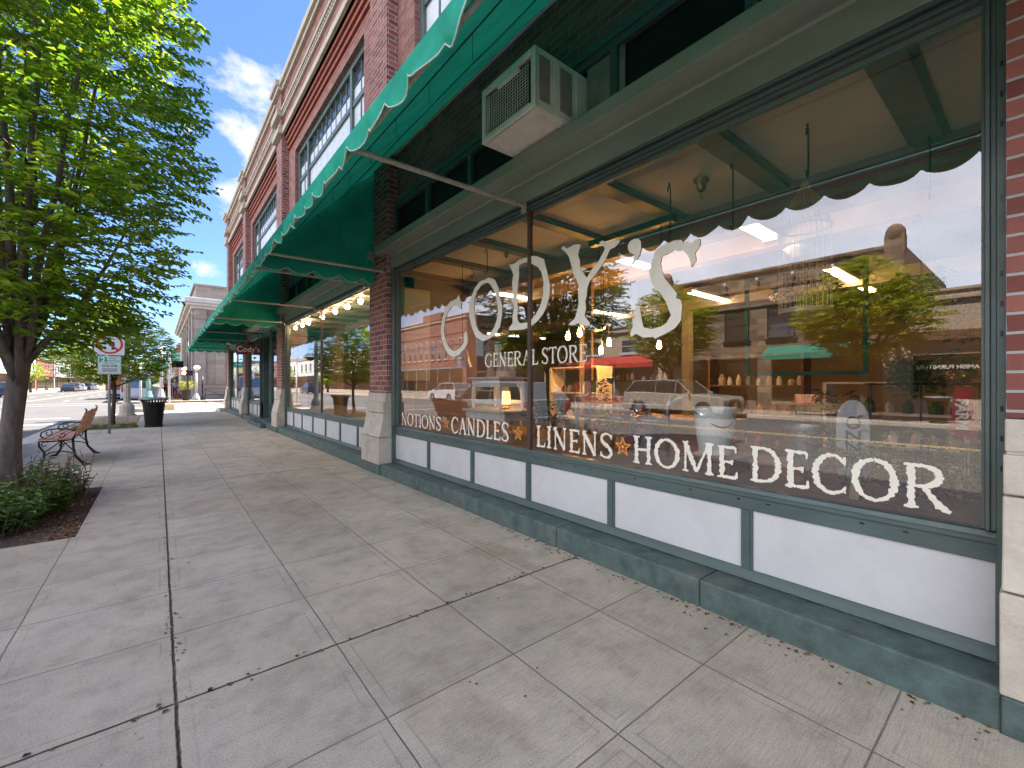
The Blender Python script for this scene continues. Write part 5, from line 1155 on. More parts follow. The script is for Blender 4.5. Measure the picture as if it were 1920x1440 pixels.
# ================================================================ VEHICLES
def vehicle(name, label, loc, rz, L, W, H, paint, style='suv', group=None, box=None):
    """local: front toward +x, centre at origin, wheels on z=0"""
    v = thing(name, label, {'pickup': 'pickup truck', 'truck': 'truck', 'van': 'van'}.get(style, 'car'), loc, rz, group)
    h = L/2; r = .34 if style != 'sedan' else .31; bz = .22; fw, rw = h-.86, -h+.88
    hood = {'suv': .60, 'sedan': .52, 'pickup': .62, 'van': .50, 'truck': .5}[style]*H
    def arch(cx, n=8): return [(cx+(r+.06)*math.cos(R(180-180*i/n)), max(bz, .10+r*.55+(r+.06)*math.sin(R(180-180*i/n)))) for i in range(n+1)]
    low = [(-h+.05, bz)]+arch(rw)+arch(fw)+[(h-.06, bz), (h, .38), (h-.01, hood*.78), (h-.12, hood*.90)]
    if style == 'pickup': low += [(h*.42, hood), (-h*.05, hood*1.02), (-h+.03, hood*1.0), (-h, .5)]
    else: low += [(h*.40, hood*1.0), (-h*.6, hood*1.07), (-h+.05, hood*1.05), (-h, .5)]
    # body shell: side polygon extruded in slices with a tumblehome
    m = MB(); n = len(low); ys = [(-W/2, .0), (-W/2+.06, .03), (0, .045), (W/2-.06, .03), (W/2, 0)]; vs = []
    zc = .35*H
    for y, g_ in ys:
        for x, z in low: vs.append((x*(1-.012*(abs(y) > W/2-.01)), y*(1-.0*z), z+(g_ if z > zc else 0)))
    fs = []
    for i in range(len(ys)-1):
        for j in range(n): fs.append((i*n+j, i*n+(j+1) % n, (i+1)*n+(j+1) % n, (i+1)*n+j))
    fs.append(tuple(range(n))[::-1]); fs.append(tuple((len(ys)-1)*n+j for j in range(n))); m.add(vs, fs)
    body = m.build('body', paint, v, local=True, bevel=.02)
    top = {'suv': [(h*.44, hood), (h*.14, H*.97), (-h*.1, H), (-h*.75, H*.985), (-h+.10, hood*1.06)], 'sedan': [(h*.42, hood), (h*.08, H*.97), (-h*.12, H), (-h*.42, H*.96), (-h*.78, hood*1.06)],
           'pickup': [(h*.42, hood), (h*.22, H*.97), (h*.05, H), (-h*.08, H*.98), (-h*.12, hood*1.02)], 'van': [(h*.62, hood), (h*.36, H*.95), (h*.2, H), (-h+.12, H), (-h+.04, hood)],
           'truck': [(h*.86, hood), (h*.74, H*.78), (h*.66, H*.8), (h*.36, H*.8), (h*.36, hood)]}[style]
    m = MB(); a = W/2-.03; b = W/2-.19; vs = []; nt = len(top)
    for y in (-1, 1):
        for x, z in top: vs.append((x, y*(a+(b-a)*((z-hood)/(H-hood) if H > hood else 0)), z))
    fs = [tuple(range(nt)), tuple(range(nt, 2*nt))[::-1]]+[(j, nt+j, nt+(j+1) % nt, (j+1) % nt) for j in range(nt)]
    m.add(vs, fs); gh = m.build('windows', 'car_glass', v, local=True, bevel=.015)
    rf = MB(); q = top[1:4]; yb = b-.005
    rf.add([(q[0][0], -yb, q[0][1]-.03), (q[0][0], yb, q[0][1]-.03), (q[1][0], yb, q[1][1]+.015), (q[1][0], -yb, q[1][1]+.015), (q[2][0], -yb, q[2][1]+.0), (q[2][0], yb, q[2][1]+.0), (q[2][0]-.03, yb, q[2][1]-.07), (q[2][0]-.03, -yb, q[2][1]-.07)],
           [(0, 1, 2, 3), (3, 2, 5, 4), (4, 5, 6, 7)]); so = rf.build('roof', paint, v, local=True); so.modifiers.new('t', 'SOLIDIFY').thickness = .05
    pil = MB()
    def on(x, z, s): return (x, s*(a+(b-a)*((z-hood)/(H-hood))+.006), z)
    for s in (-1, 1):
        for (p0, p1) in ((top[0], top[1]), (top[-1], top[-2])): pil.tube([on(p0[0], p0[1], s), on(p1[0], p1[1], s)], .020, 6)
        for fx in (.12, -.28): x = fx*h; pil.tube([on(x, hood+.01, s), on(x-.02, H*.96, s)], .016, 6)
        pil.tube([on(p[0], p[1]-.02, s) for p in top[1:4]], .022, 6)
    pil.build('pillar', paint, v, local=True)
    for x in (fw, rw):
        for s in (-1, 1):
            y = s*(W/2-.10); w = MB(); w.lathe([(r*.62, -.10), (r*.92, -.105), (r, -.07), (r, .07), (r*.92, .105), (r*.62, .10)], (x, y, r), 20, 'y'); wo = w.build('wheel', 'tyre', v, local=True, smooth=True)
            w = MB(); w.lathe([(0, s*.075), (r*.2, s*.09), (r*.24, s*.07), (r*.56, s*.085), (r*.63, s*.10)], (x, y, r), 14, 'y'); w.lathe([(0, 0), (r*.63, 0)], (x, y, r), 14, 'y'); w.build('rim', 'rim', wo, local=True)
    for s in (-1, 1):
        m = MB(); m.box(h-.10, h+.004, s*(W/2-.30)-.16, s*(W/2-.30)+.16, hood*.66, hood*.82); m.build('headlight', 'globe', v, local=True, bevel=.02)
        m = MB(); m.box(-h-.006, -h+.08, s*(W/2-.14)-.09, s*(W/2-.14)+.09, hood*.70, hood*1.0); m.build('tail_light', M['sign_red'], v, local=True, bevel=.02)
        m = MB(); m.ball((h*.40, s*(W/2+.06), hood+.06), .06, .10, .07, 8, 6); m.build('mirror', paint, v, local=True)
    m = MB(); m.box(h-.05, h+.012, -W*.28, W*.28, .42, hood*.72); m.build('grille', 'dark_metal', v, local=True, bevel=.01)
    m = MB(); m.box(-h-.03, -h+.05, -W/2+.06, W/2-.06, .34, .50); m.build('bumper', 'dark_metal' if style in ('pickup', 'truck') else paint, v, local=True, bevel=.03)
    if box: MB().box(-h+.02, h*.32, -W/2-.03, W/2+.03, .85, H+.25).build('cargo_box', box, v, local=True, bevel=.02)
    m = MB(); m.box(-h+.3, h-.3, -W/2+.15, W/2-.15, .16, .35); m.build('underbody', 'black', v, local=True)
    return v
def paint(name, col, metal=.3):
    m = pm(name, col, .28, .02, 1, 0, metal); b = m.node_tree.nodes['Principled BSDF']; b.inputs['Coat Weight'].default_value = .5; return m
PW, PS, PD, PB = paint('white_car_paint', (.62, .62, .62), 0), paint('silver_car_paint', (.42, .43, .44), .5), paint('dark_grey_car_paint', (.05, .055, .06)), paint('blue_car_paint', (.04, .07, .14))
M['orange_box'] = pm('orange_truck_box', (.48, .15, .03), .6, .06, 3, dirt=((.3, .12, .05), .4))
vehicle('parked_car', 'silver car parked at the near kerb, partly behind the tree trunk', (-3.45, 11.5, -.13), R(90), 4.9, 1.85, 1.50, PS, 'suv')
vehicle('white_suv', 'white SUV driving by on the far side of the street, reflected in the window', (-13.2, 10.6, -.13), R(-90), 4.9, 1.9, 1.62, paint('beige_car_paint', (.36, .32, .28), 0), 'suv')
vehicle('silver_hatchback', 'silver car across the street near the arched brick building, seen in the window reflection', (-13.0, 30.5, -.13), R(90), 4.4, 1.8, 1.52, PW, 'suv')
vehicle('box_truck', 'truck with an orange cargo box parked along the far block', (-2.7, 58.0, -.13), R(90), 6.6, 2.2, 2.35, PW, 'truck', box='orange_box')
vehicle('white_van', 'white van parked beside the orange box truck', (-1.45, 50.6, -.13), R(90), 5.6, 2.0, 2.15, PW, 'van')
ks = [('suv', PB, 'dark blue car parked across the street at the far left'), ('sedan', PD, 'black car first of the far row of parked cars'), ('suv', PS, 'silver suv second in the far row of parked cars'), ('sedan', PW, 'white sedan third in the far row of parked cars'),
      ('pickup', PD, 'dark pickup fourth in the far row of parked cars'), ('sedan', PS, 'silver sedan fifth in the far row of parked cars'), ('suv', PW, 'white suv last in the far row of parked cars')]
for i, (st, pt, lb) in enumerate(ks):
    y = 72 if i == 0 else 108+i*6.6+(i > 3)*4
    vehicle('parked_car', lb, (-12.9, y, -.13), R(90), 4.7, 1.85, 1.65 if st != 'sedan' else 1.45, pt, st, 'cars parked along the far side of the street')

# ================================================================ OTHER BUILDINGS
def win(b, y, z, w, h, x, sg, frame='pale_grey', arch=False, depth=.12, pane='glass_up', ax='x'):
    """window on a wall whose outer face is at x (normal sg)"""
    f = MB(); t = .06; o = x+sg*.02
    if ax == 'x':
        def B(y0, y1, z0, z1, a, c): f.box(min(a, c), max(a, c), y0, y1, z0, z1)
    else:
        def B(y0, y1, z0, z1, a, c): f.box(y0, y1, min(a, c), max(a, c), z0, z1)
    i_ = x-sg*.04
    B(y-w/2, y-w/2+t, z, z+h, i_, o); B(y+w/2-t, y+w/2, z, z+h, i_, o); B(y-w/2+t, y+w/2-t, z, z+t, i_, o); B(y-w/2+t, y+w/2-t, z+h-t, z+h, i_, o); B(y-w/2+t, y+w/2-t, z+h*.5-.025, z+h*.5+.025, i_, o)
    B(y-w/2-.08, y+w/2+.08, z-.12, z-.001, i_, x+sg*.10)
    if arch:
        n = 8; pts = [(y+(w/2+.10)*math.cos(R(180*k/n)), z+h+(w/2+.06)*math.sin(R(180*k/n))*.8) for k in range(n+1)]; pin = [(y+(w/2-.04)*math.cos(R(180*k/n)), z+h+(w/2-.06)*math.sin(R(180*k/n))*.8) for k in range(n+1)]
        for k in range(n): f.prism([pts[k], pin[k], pin[k+1], pts[k+1]], ax, i_, x+sg*.06)
    fo = f.build('window', frame, b)
    g_ = MB(); e = .012
    if ax == 'x':
        g_.quad((x+sg*e, y-w/2+t, z+t), (x+sg*e, y+w/2-t, z+t), (x+sg*e, y+w/2-t, z+h-t), (x+sg*e, y-w/2+t, z+h-t))
    else: g_.quad((y-w/2+t, x+sg*e, z+t), (y+w/2-t, x+sg*e, z+t), (y+w/2-t, x+sg*e, z+h-t), (y-w/2+t, x+sg*e, z+h-t))
    if arch and ax == 'x': g_.add([(x+sg*e, y, z+h)]+[(x+sg*e, p[0], p[1]) for p in pin], [(0, k+1, k+2) for k in range(n)])
    g_.build('pane', pane, fo); return fo
def awn(b, y0, y1, x, z0, z1, d, mat, sg=1, name='awning'):
    m = MB(); m.prism([(x+sg*.01, z1), (x+sg*d, z0+.28), (x+sg*d, z0), (x+sg*(d-.03), z0), (x+sg*(d-.03), z0+.26), (x+sg*.01, z1-.05)], 'y', y0, y1); return m.build(name, mat, b)
OX = -18.3
def block(name, label, cat, y0, y1, h, mat, depth=12, x=OX, sg=1, cornice='cream_trim', cz=.35, ch=.3):
    b = thing(name, label, cat, (x-sg*depth/2, (y0+y1)/2, 0)); m = MB(); xa, xb = sorted((x, x-sg*depth)); m.box(xa, xb, y0, y1, -.05, h); m.build('wall', mat, b)
    if cornice:
        m = MB(); a, c = sorted((x-sg*.3, x+sg*.14)); m.box(a, c, y0-.05, y1+.05, h-cz, h-cz+ch*.5); a, c = sorted((x-sg*.3, x+sg*.08)); m.box(a, c, y0-.05, y1+.05, h-.02, h+.10); m.build('cornice', cornice, b, bevel=.02)
    return b
def shopfront(b, y0, y1, x, sg, zt=2.7, zb=.6, n=4, frame='dark_metal', pane='glass_dim', door=None, base='tan'):
    f = MB(); o = x+sg*.05; i_ = x-sg*.02; L = (y1-y0)/n
    A, C = min(i_, o), max(i_, o)
    f.box(A, C, y0, y1, zt, zt+.12)
    f.box(A, C, y0, y1, zb-.08, zb)
    for k in range(n+1): f.box(A, C, y0+k*L-.05*(k > 0), y0+k*L+.05*(k < n), zb, zt)
    fo = f.build('shop_window', frame, b); 
    for k in range(n):
        g_ = MB(); g_.quad((x+sg*.02, y0+k*L+.05, zb), (x+sg*.02, y0+(k+1)*L-.05, zb), (x+sg*.02, y0+(k+1)*L-.05, zt), (x+sg*.02, y0+k*L+.05, zt)); g_.build('pane', pane, fo)
    m = MB(); a, c = sorted((x, x+sg*.08)); m.box(a, c, y0, y1, .0, zb-.08); m.build('bulkhead', base, b)
    return fo
M['red_awn'] = pm('red_awning_cloth', (.42, .035, .025), .8, .1, 4); M['green_awn'] = pm('green_awning_cloth', (.02, .20, .14), .8, .1, 4); M['dark_int'] = pm('dark_room_glass', (.03, .022, .018), .3)
# opposite block, as the shop window reflects it
b1 = block('stone_building', 'rough brown stone two-storey building with rounded corner finials, reflected in the shop window', 'building', 3.7, 14.6, 7.05, 'stone', cornice=None)
m = MB()
for z in (5.2, 6.1): m.box(OX, OX+.08, 3.7, 14.6, z, z+.14)
m.box(OX-.3, OX+.12, 3.65, 14.65, 6.93, 7.10); m.build('string_course', 'stone', b1, bevel=.03)
for y in (3.95, 14.35):
    m = MB(); m.box(OX-.25, OX+.22, y-.33, y+.33, 5.2, 7.45); m.build('corner_pier', 'stone', b1, bevel=.04); m = MB(); m.ball((OX, y, 7.5), .30, .34, .42, 12, 8); m.build('finial', 'stone', b1, smooth=True)
for y in (5.6, 8.2, 10.3, 12.6): win(b1, y, 3.55, 1.25, 1.55, OX, 1, 'dark_metal')
shopfront(b1, 4.6, 8.6, OX, 1, 2.5, .55, 3, base='stone'); shopfront(b1, 9.3, 14.0, OX, 1, 2.5, .55, 3, base='stone'); awn(b1, 4.45, 8.7, OX+.05, 2.45, 3.15, 1.0, 'green_awn')
m = MB(); 
for k in range(7): m.box(OX+.1, OX+.2, 4.4+k*1.6, 4.5+k*1.6, 6.55, 6.68)
m.build('light_bulb_socket', 'globe', b1)
b2 = block('tan_shop', 'tan one-storey shop with a wide dark window, reflected at the right end', 'building', -9.0, 3.68, 4.9, 'tan', cornice='tan')
shopfront(b2, -6.6, 3.45, OX, 1, 2.45, .72, 3, frame='tan', pane='glass_dim', base='cream_trim')
m = MB(); m.box(OX+.0, OX+.14, 3.46, 4.32, 0, 3.0); m.build('clad_pier', 'tan', b2)
m = MB(); m.box(OX, OX+.35, -9, 3.68, 3.0, 3.35); m.build('canopy_band', 'wood_brown', b2)
m = MB(); add_text(m, 'AMISH FURNITURE', .21, (OX+.06, 2.45, 1.95), '+x', .006); m.build('lettering', 'letter', b2, uv=False)
b3 = block('red_awning_shop', 'pale one-storey shop with a red band awning, reflected in the middle of the window', 'building', 14.65, 25.0, 5.0, 'tan', cornice='cream_trim')
awn(b3, 15.0, 24.6, OX+.05, 2.35, 3.1, .5, 'red_awn'); shopfront(b3, 15.2, 24.2, OX, 1, 2.35, .5, 6, frame='cream_trim', base='corbel')
for y in (17, 20, 23): win(b3, y, 3.3, 1.3, .9, OX, 1)
m = MB(); m.box(OX, OX+.06, 15.3, 16.6, 0, 2.35); m.box(OX, OX+.06, 20.2, 21.0, 0, 2.35); m.build('brick_pier', 'brick', b3)
b4 = block('arched_brick_building', 'red brick building with arched windows, reflected at the left end', 'building', 36.2, 60.0, 8.3, 'brick_pink', depth=16, cornice='cream_trim')
for k in range(16): win(b4, 37.3+k*1.42, 3.95, .72, 1.75, OX, 1, 'cream_trim', arch=True)
m = MB(); m.box(OX-.4, OX+.16, 41, 45, 8.2, 9.0); m.box(OX, OX+.06, 36.2, 60, 6.5, 6.7); m.box(OX, OX+.05, 36.2, 60, 5.35, 5.5); m.build('name_panel', 'brick_pink', b4, bevel=.03)
shopfront(b4, 36.8, 59.4, OX, 1, 2.9, .5, 9, frame='teal')
for k in range(6): win(b4, OX-1.6-k*2.3, 4.1, .95, 1.75, 36.2, -1, 'cream_trim', arch=True, ax='y')
# far left side of the street seen directly
specs = [(61, 84, 6.2, 'tan', 'low tan building beyond the arched brick one on the left side', 0), (84.5, 104, 6.6, 'pale', 'pale metal-fronted building on the left side of the far street', 0), (104.5, 122, 6.9, 'pale', 'cream building with red awnings on the left side of the far street', 1),
         (122.5, 140, 6.4, 'corbel', 'orange brick building on the left side of the far street', 0), (141, 165, 7.5, 'pale', 'white building farther along the left side', 0), (166, 200, 9.0, 'stone', 'brown building near the end of the left side', 0), (201, 250, 8.0, 'tan', 'tan building at the end of the left side', 0)]
M['pale'] = pm('pale_ribbed_cladding', (.55, .56, .52), .7, .06, 2)
for (a, b_, h, mt, lb, aw) in specs:
    o = block('street_building', lb, 'building', a, b_, h, mt); shopfront(o, a+.6, b_-.6, OX, 1, 2.8, .5, 6)
    k = int((b_-a)/3.4)
    for i in range(k): win(o, a+1.8+i*3.4, 3.9, 1.3, 1.5, OX, 1)
    if aw:
        for q in (a+2, a+9): awn(o, q, q+4, OX+.05, 2.3, 3.0, 1.2, 'red_awn')
# bank on the far right corner
bk = thing('bank_building', 'pale stone bank with corner pilasters and a heavy cornice on the far corner', 'building', (12, 60, 0)); BX, BY = 2.35, 46.0
m = MB(); m.box(BX, 22, BY, 76, 0, 8.0); m.build('wall', 'stone_bank', bk)
m = MB(); m.box(BX-.12, 22.1, BY-.12, 76.1, 0, 1.25); m.build('plinth', 'stone_bank', bk, bevel=.03)
m = MB(); m.box(BX-.55, 22.4, BY-.55, 76.4, 8.0, 8.22); m.box(BX-.70, 22.5, BY-.70, 76.5, 8.22, 8.62); m.box(BX-.25, 22.2, BY-.25, 76.2, 7.75, 8.0); m.build('cornice', pm('white_cornice', (.52, .50, .46), .7, .08, 2), bk, bevel=.04)
m = MB(); m.box(BX+.1, 21.6, BY+.1, 75.6, 8.62, 9.75); m.box(BX-.05, 21.8, BY-.05, 75.8, 9.75, 9.95); m.build('parapet', 'stone_bank', bk, bevel=.03)
for x in (BX+.05, BX+1.5, BX+5.6):
    m = MB(); m.box(x, x+.75, BY-.16, BY, 1.25, 6.9); m.box(x-.06, x+.81, BY-.24, BY, 6.9, 7.7); m.build('pilaster', 'stone_bank', bk, bevel=.02)
for y in (46.3, 51, 56, 61, 66): m = MB(); m.box(BX-.16, BX, y, y+.8, 1.25, 7.7); m.build('pilaster', 'stone_bank', bk, bevel=.02)
for x in (BX+3.85, BX+8.5):
    win(bk, x, 1.35, 2.7, 3.0, BY, -1, 'bronze', ax='y')
for y in (49, 54, 59, 64): win(bk, y, 1.6, 2.0, 4.2, BX, -1, 'bronze')
# black awning entrance on the street front of the next block
nb = thing('dark_awning_shop', 'shop with a black entrance awning beyond the bank', 'building', (10, 86, 0)); m = MB(); m.box(2.7, 20, 76.5, 96, 0, 6.5); m.build('wall', 'tan', nb); awn(nb, 78, 82, 2.7, 2.5, 3.6, 2.0, 'black', -1)
m = MB(); m.box(2.6, 2.7, 79, 80.3, 0, 2.3); m.build('door', 'black', nb)
for i, (a, b_, h, mt, lb) in enumerate(((96.5, 118, 8.5, 'corbel', 'red brick building farther down the right side'), (118.5, 150, 7, 'tan', 'tan building farther down the right side'), (150.5, 200, 9, 'pale', 'pale building near the end of the right side'), (200.5, 260, 7, 'stone', 'brown building at the end of the right side'))):
    o = block('street_building', lb, 'building', a, b_, h, mt, x=2.7, sg=-1)
    for k in range(int((b_-a)/3.6)): win(o, a+2+k*3.6, 3.9, 1.3, 1.5, 2.7, -1)
    shopfront(o, a+.6, b_-.6, 2.7, -1, 2.8, .5, 6)

# ================================================================ OPPOSITE STREET FURNITURE AND TREES
bench('park_bench', 'orange wooden bench across the street, seen reflected in the window', (-15.9, 6.9, 0), R(180), 1.9)
trash_can('trash_can', 'black slatted trash can across the street, reflected behind the topiary', (-14.9, 2.3, 0))
locust = [(2.2, .4), (2.7, 1.6), (3.4, 2.5), (4.2, 2.7), (5.0, 2.3), (5.8, 1.4), (6.4, .3)]
tree('honey_locust', 'feathery yellow green tree across the street, reflected beside the stone finial', 'tree', (-15.2, 4.35, 0), .16, 2.0, [(z*.95, r*.8) for z, r in locust], 1700, .15, 'leaf_yellow', 'bark_dark', 31, limbs=9, leaves_per=10)
tree('honey_locust', 'feathery yellow green tree across the street, reflected behind the big letter S', 'tree', (-15.0, 12.2, 0), .14, 1.9, [(z, r*.85) for z, r in locust], 1700, .15, 'leaf_yellow', 'bark_dark', 32, limbs=9, leaves_per=10)
tree('street_tree', 'green tree across the street before the red awning shop, seen in the reflection', 'tree', (-15.0, 23.5, 0), .13, 1.9, [(z*.9, r*.8) for z, r in locust], 500, .16, 'leaf_small', 'bark_dark', 33, limbs=8, leaves_per=9)
tree('red_leaf_tree', 'red leaved tree behind the tan shop, at the right edge of the reflection', 'tree', (-22, -1.0, 0), .2, 3.2, [(4.2, .6), (5.2, 2.0), (6.4, 2.2), (7.4, 1.5), (8.0, .3)], 420, .17, 'leaf_red', 'bark_dark', 34, limbs=8, leaves_per=8)
def conifer(label, x, y, h, r, seed, mat='leaf_dark'):
    tree('conifer_tree', label, 'tree', (x, y, 0), .22, h*.25, [(h*.15, r*.7), (h*.3, r), (h*.6, r*.72), (h*.85, r*.35), (h, .05)], 300, .34, mat, 'bark_dark', seed, group='dark trees behind the low shops', limbs=10, leaves_per=8, flat=.9)
for i, (x, y, h, r) in enumerate(((-36, 24, 11.5, 3.0), (-37, 31, 10.5, 3.2), (-35, 38, 12, 3.0), (-39, 18.5, 10, 2.8))):
    conifer(['tall dark tree behind the red awning shop', 'dark tree behind the low roofs beside the side street', 'tallest dark tree behind the corner lot', 'dark tree behind the stone building'][i], x, y, h, r, 40+i)
for i, (x, y, sx) in enumerate(((-14.9, 96, 1.2), (-15.0, 132, 1.5), (-15, 170, 1.7), (-1.3, 74, 1.15), (-1.3, 98, 1.2), (-1.2, 128, 1.4), (-14.9, 70, .9))):
    nm = ['left side street tree in front of the pale building', 'dark green left side tree by the orange building', 'farthest left side tree', 'right side tree above the white pickup', 'right side tree past the dark awning', 'farthest right side tree', 'nearest left side tree before the tan building'][i]
    tree('street_tree', nm, 'tree', (x, y, 0), .13, 2.0, [(z*sx, r*sx) for z, r in small], 260, .24, 'leaf_small' if i != 1 else 'leaf_dark', 'bark_dark', 60+i, limbs=7, leaves_per=8, group='trees along the far blocks')
wd = MB(); rr = random.Random(9)
for k in range(2600):
    x = rr.uniform(-70, 60); y = rr.uniform(300, 380); z = rr.uniform(2, 10+5*math.sin(x*.11)+4*math.sin(x*.31+1)); a = rr.uniform(0, 6.28)
    leaf_quad(wd, Vector((x, y, max(.5, z))), Vector((math.cos(a), math.sin(a), rr.uniform(-.5, .5))), Vector((0, 0, 1)), 2.6, 2.2)
tag(wd.build('distant_wood', 'leaf_dark', uv=False), 'mass of distant trees closing the end of the street', 'wood', kind='stuff')
potted('box_shrub_planter', 'pale planter with bushy green shrub on the far kerb, reflected', (-14.8, 11.2, 0), .32, .5, .6, 'leaf_house', 'concrete', 8, n=200, leaf=.12)
# ================================================================ INSIDE THE SHOP
def fixture(label, x0, x1, y, z=3.42, off=.055):
    t = thing('fluorescent_fixture', label, 'ceiling light', ((x0+x1)/2, y, z), group='twin tube ceiling lights in the shop'); m = MB(); m.box(x0, x1, y-.12, y+.12, z+.03, z+.10); m.build('housing', 'ochre_beam', t, bevel=.01)
    for s in (-off, off): MB().tube([(x0+.04, y+s, z), (x1-.04, y+s, z)], .019, 8).build('tube', 'tube', t, smooth=True)
    m = MB()
    for x in (x0+.02, x1-.02): m.box(x-.02, x+.02, y-.10, y+.10, z-.03, z+.03)
    m.build('end_cap', 'ochre_beam', t)
F = [(5.7, 6.95, 2.55, 'ceiling light nearest the window, right of the painted S'), (9.4, 12.7, 2.55, 'long ceiling light deep in the shop behind the stone roofline reflection'), (5.9, 6.95, 4.6, 'ceiling light beside the painted apostrophe'),
     (6.0, 7.1, 8.15, 'ceiling light behind the painted D'), (9.5, 11.9, 8.35, 'ceiling light deep behind the foot of the painted Y'), (10.6, 14.0, 14.8, 'farthest ceiling light at the back left of the shop'), (6.2, 7.4, 11.9, 'ceiling light behind the second shop window'), (9.4, 11.8, 5.2, 'ceiling light over the shop middle')]
for f_ in F: fixture(f_[3], f_[0], f_[1], f_[2])
def bulb(label, x, y, z, cab=3.6):
    t = thing('pendant_bulb', label, 'pendant light', (x, y, z), group='glowing filament bulbs hanging on dark cords'); MB().tube([(x, y, z+.12), (x, y, cab)], .005, 5).build('cord', 'black', t); MB().lathe([(.012, .14), (.024, .13), (.026, .06), (.02, .055)], (x, y, z), 10).build('socket', 'black', t)
    MB().lathe([(.0, -.085), (.022, -.08), (.036, -.055), (.038, -.03), (.028, .02), (.017, .055)], (x, y, z), 12).build('bulb', 'bulb_glow', t, smooth=True)
for (a, b_, lb) in ((1065, 628, 'leftmost of the five hanging filament bulbs'), (1087, 622, 'second from left hanging filament bulb'), (1131, 608, 'highest hanging filament bulb'), (1142, 640, 'rightmost of the five hanging filament bulbs'), (1127, 655, 'lowest hanging filament bulb'), (1236, 645, 'lone filament bulb under the painted S')):
    tt = (a-960)/815; d = 7.2; X_ = d*s_+tt*d*c_; Y_ = d*c_-tt*d*s_; bulb(lb, X_, Y_, 1.3+(720-b_)/815*d)
def bowl_pendant(label, px, py, d, r):
    tt = (px-960)/815; x = d*s_+tt*d*c_; y = d*c_-tt*d*s_; z = 1.3+(720-py)/815*d
    t = thing('glass_pendant', label, 'pendant light', (x, y, z), group='white glass bowl pendants'); MB().lathe([(.0, -r*.55), (r*.5, -r*.48), (r*.85, -r*.2), (r, .02), (r*.95, .03), (.0, .04)], (x, y, z), 24).build('bowl', 'enamel', t, smooth=True); MB().tube([(x, y, z), (x, y, 3.6)], .008, 6).build('rod', 'brass', t)
bowl_pendant('white glass bowl pendant at the level of the stone building windows', 1470, 557, 6.5, .20); bowl_pendant('white glass bowl pendant against the reflected sky', 1498, 467, 6.2, .19)
# ceiling hooks, brass socket, birdcage, chained bar
def hook(label, x, y, L, zt=2.90):
    o = MB(); o.tube([(x-.03, y, zt-.07), (x-.028, y, zt-.035), (x-.012, y, zt-.015), (x+.004, y, zt-.03), (x+.006, y, zt-.10), (x+.003, y, zt-L), (x-.012, y, zt-L-.03), (x-.03, y, zt-L-.02), (x-.033, y, zt-L+.01)], .0055, 6); o.ball((x-.01, y, zt-.005), .008, .008, .012, 6, 5)
    tag(o.build('plant_hook', 'black', loc=Vector((x, y, zt)), smooth=True), label, 'hook', 'black iron hooks hanging from the display ceiling')
hook('black hook holding the wicker birdcage', 3.11, .93, .30); hook('black hook left of the brass socket', 3.17, 1.90, .42); hook('long black hook right of the brass socket', 3.19, 1.42, .48); hook('black hook nearest the right jamb', 3.81, .47, .40); hook('black hook above the painted letter O', 3.0, 4.16, .28); hook('small black hook at the far left of the display', 3.3, 4.9, .14)
br_ = thing('brass_ceiling_socket', 'brass lamp socket on the display ceiling between two hooks', 'lamp socket', (3.32, 1.8, 2.9)); MB().lathe([(.06, .012), (.058, -.005), (.035, -.02), (.035, -.06), (.02, -.08)], (3.32, 1.72, 2.9), 14).build('cup', 'brass', br_, smooth=True); MB().tube([(3.32+.02*math.cos(a*.5), 1.72, 2.79+.028*math.sin(a*.5)) for a in range(14)], .004, 5).build('ring', 'brass', br_)
c2 = thing('brass_ceiling_socket', 'small brass lamp socket at the far end of the display ceiling', 'lamp socket', (3.2, 4.3, 2.9)); MB().lathe([(.05, .01), (.03, -.02), (.03, -.06), (.015, -.10)], (3.2, 4.05, 2.9), 12).build('cup', 'brass', c2, smooth=True)
cg = thing('birdcage', 'tall domed wicker birdcage hanging from a black hook', 'birdcage', (3.11, .93, 2.1)); cx, cy_ = 3.12, .95
m = MB()
for k in range(26):
    a = 2*math.pi*k/26; pr = [(.012, 2.56), (.03, 2.51), (.075, 2.44), (.115, 2.36), (.135, 2.27), (.138, 2.0), (.138, 1.75)]; m.tube([(cx+r_*math.cos(a), cy_+r_*math.sin(a), z) for r_, z in pr], .0022, 4)
m.build('bars', pm('tan_wicker', (.46, .34, .22), .8, .1, 20), cg)
for z in (2.27, 2.03, 1.76): MB().tube([(cx+.140*math.cos(R(a)), cy_+.140*math.sin(R(a)), z) for a in range(0, 361, 15)], .006, 6, cap=False).build('hoop', 'wood_raw', cg)
MB().lathe([(0, 1.74), (.142, 1.74), (.142, 1.765)], (cx, cy_, 0), 20).build('floor', 'wood_raw', cg)
bar = thing('chained_bar', 'dark bar hung on short black chains under the display ceiling', 'hanging bar', (3.3, 2.55, 2.75)); m = MB(); m.box(3.40, 3.48, 2.02, 2.95, 2.70, 2.76); m.build('bar', 'black', bar, bevel=.005)
for y in (2.15, 2.85):
    m = MB()
    for k in range(9):
        z = 2.68-k*.034; q = k % 2; m.tube([(3.44+(.011*math.cos(R(a)) if q else 0), y+(0 if q else .011*math.cos(R(a))), z+.022*math.sin(R(a))) for a in range(0, 361, 45)], .0035, 4, cap=False)
    m.build('chain', 'black', bar)
# string of globe bulbs in the second window
sl_ = thing('globe_string_lights', 'string of lit round bulbs along the top of the second shop window', 'string lights', (2.8, 9.5, 2.8)); m = MB(); m.tube([(2.78, 6.7+k*.31, 2.84+.0*k) for k in range(20)], .005, 5); m.build('wire', 'black', sl_)
for y in (7.0, 7.72, 8.42, 9.15, 10.05, 11.2, 11.75, 12.45): m = MB(); m.ball((2.79, y, 2.775), .045, .045, .05, 12, 8); m.build('bulb', 'bulb_warm', sl_, smooth=True)
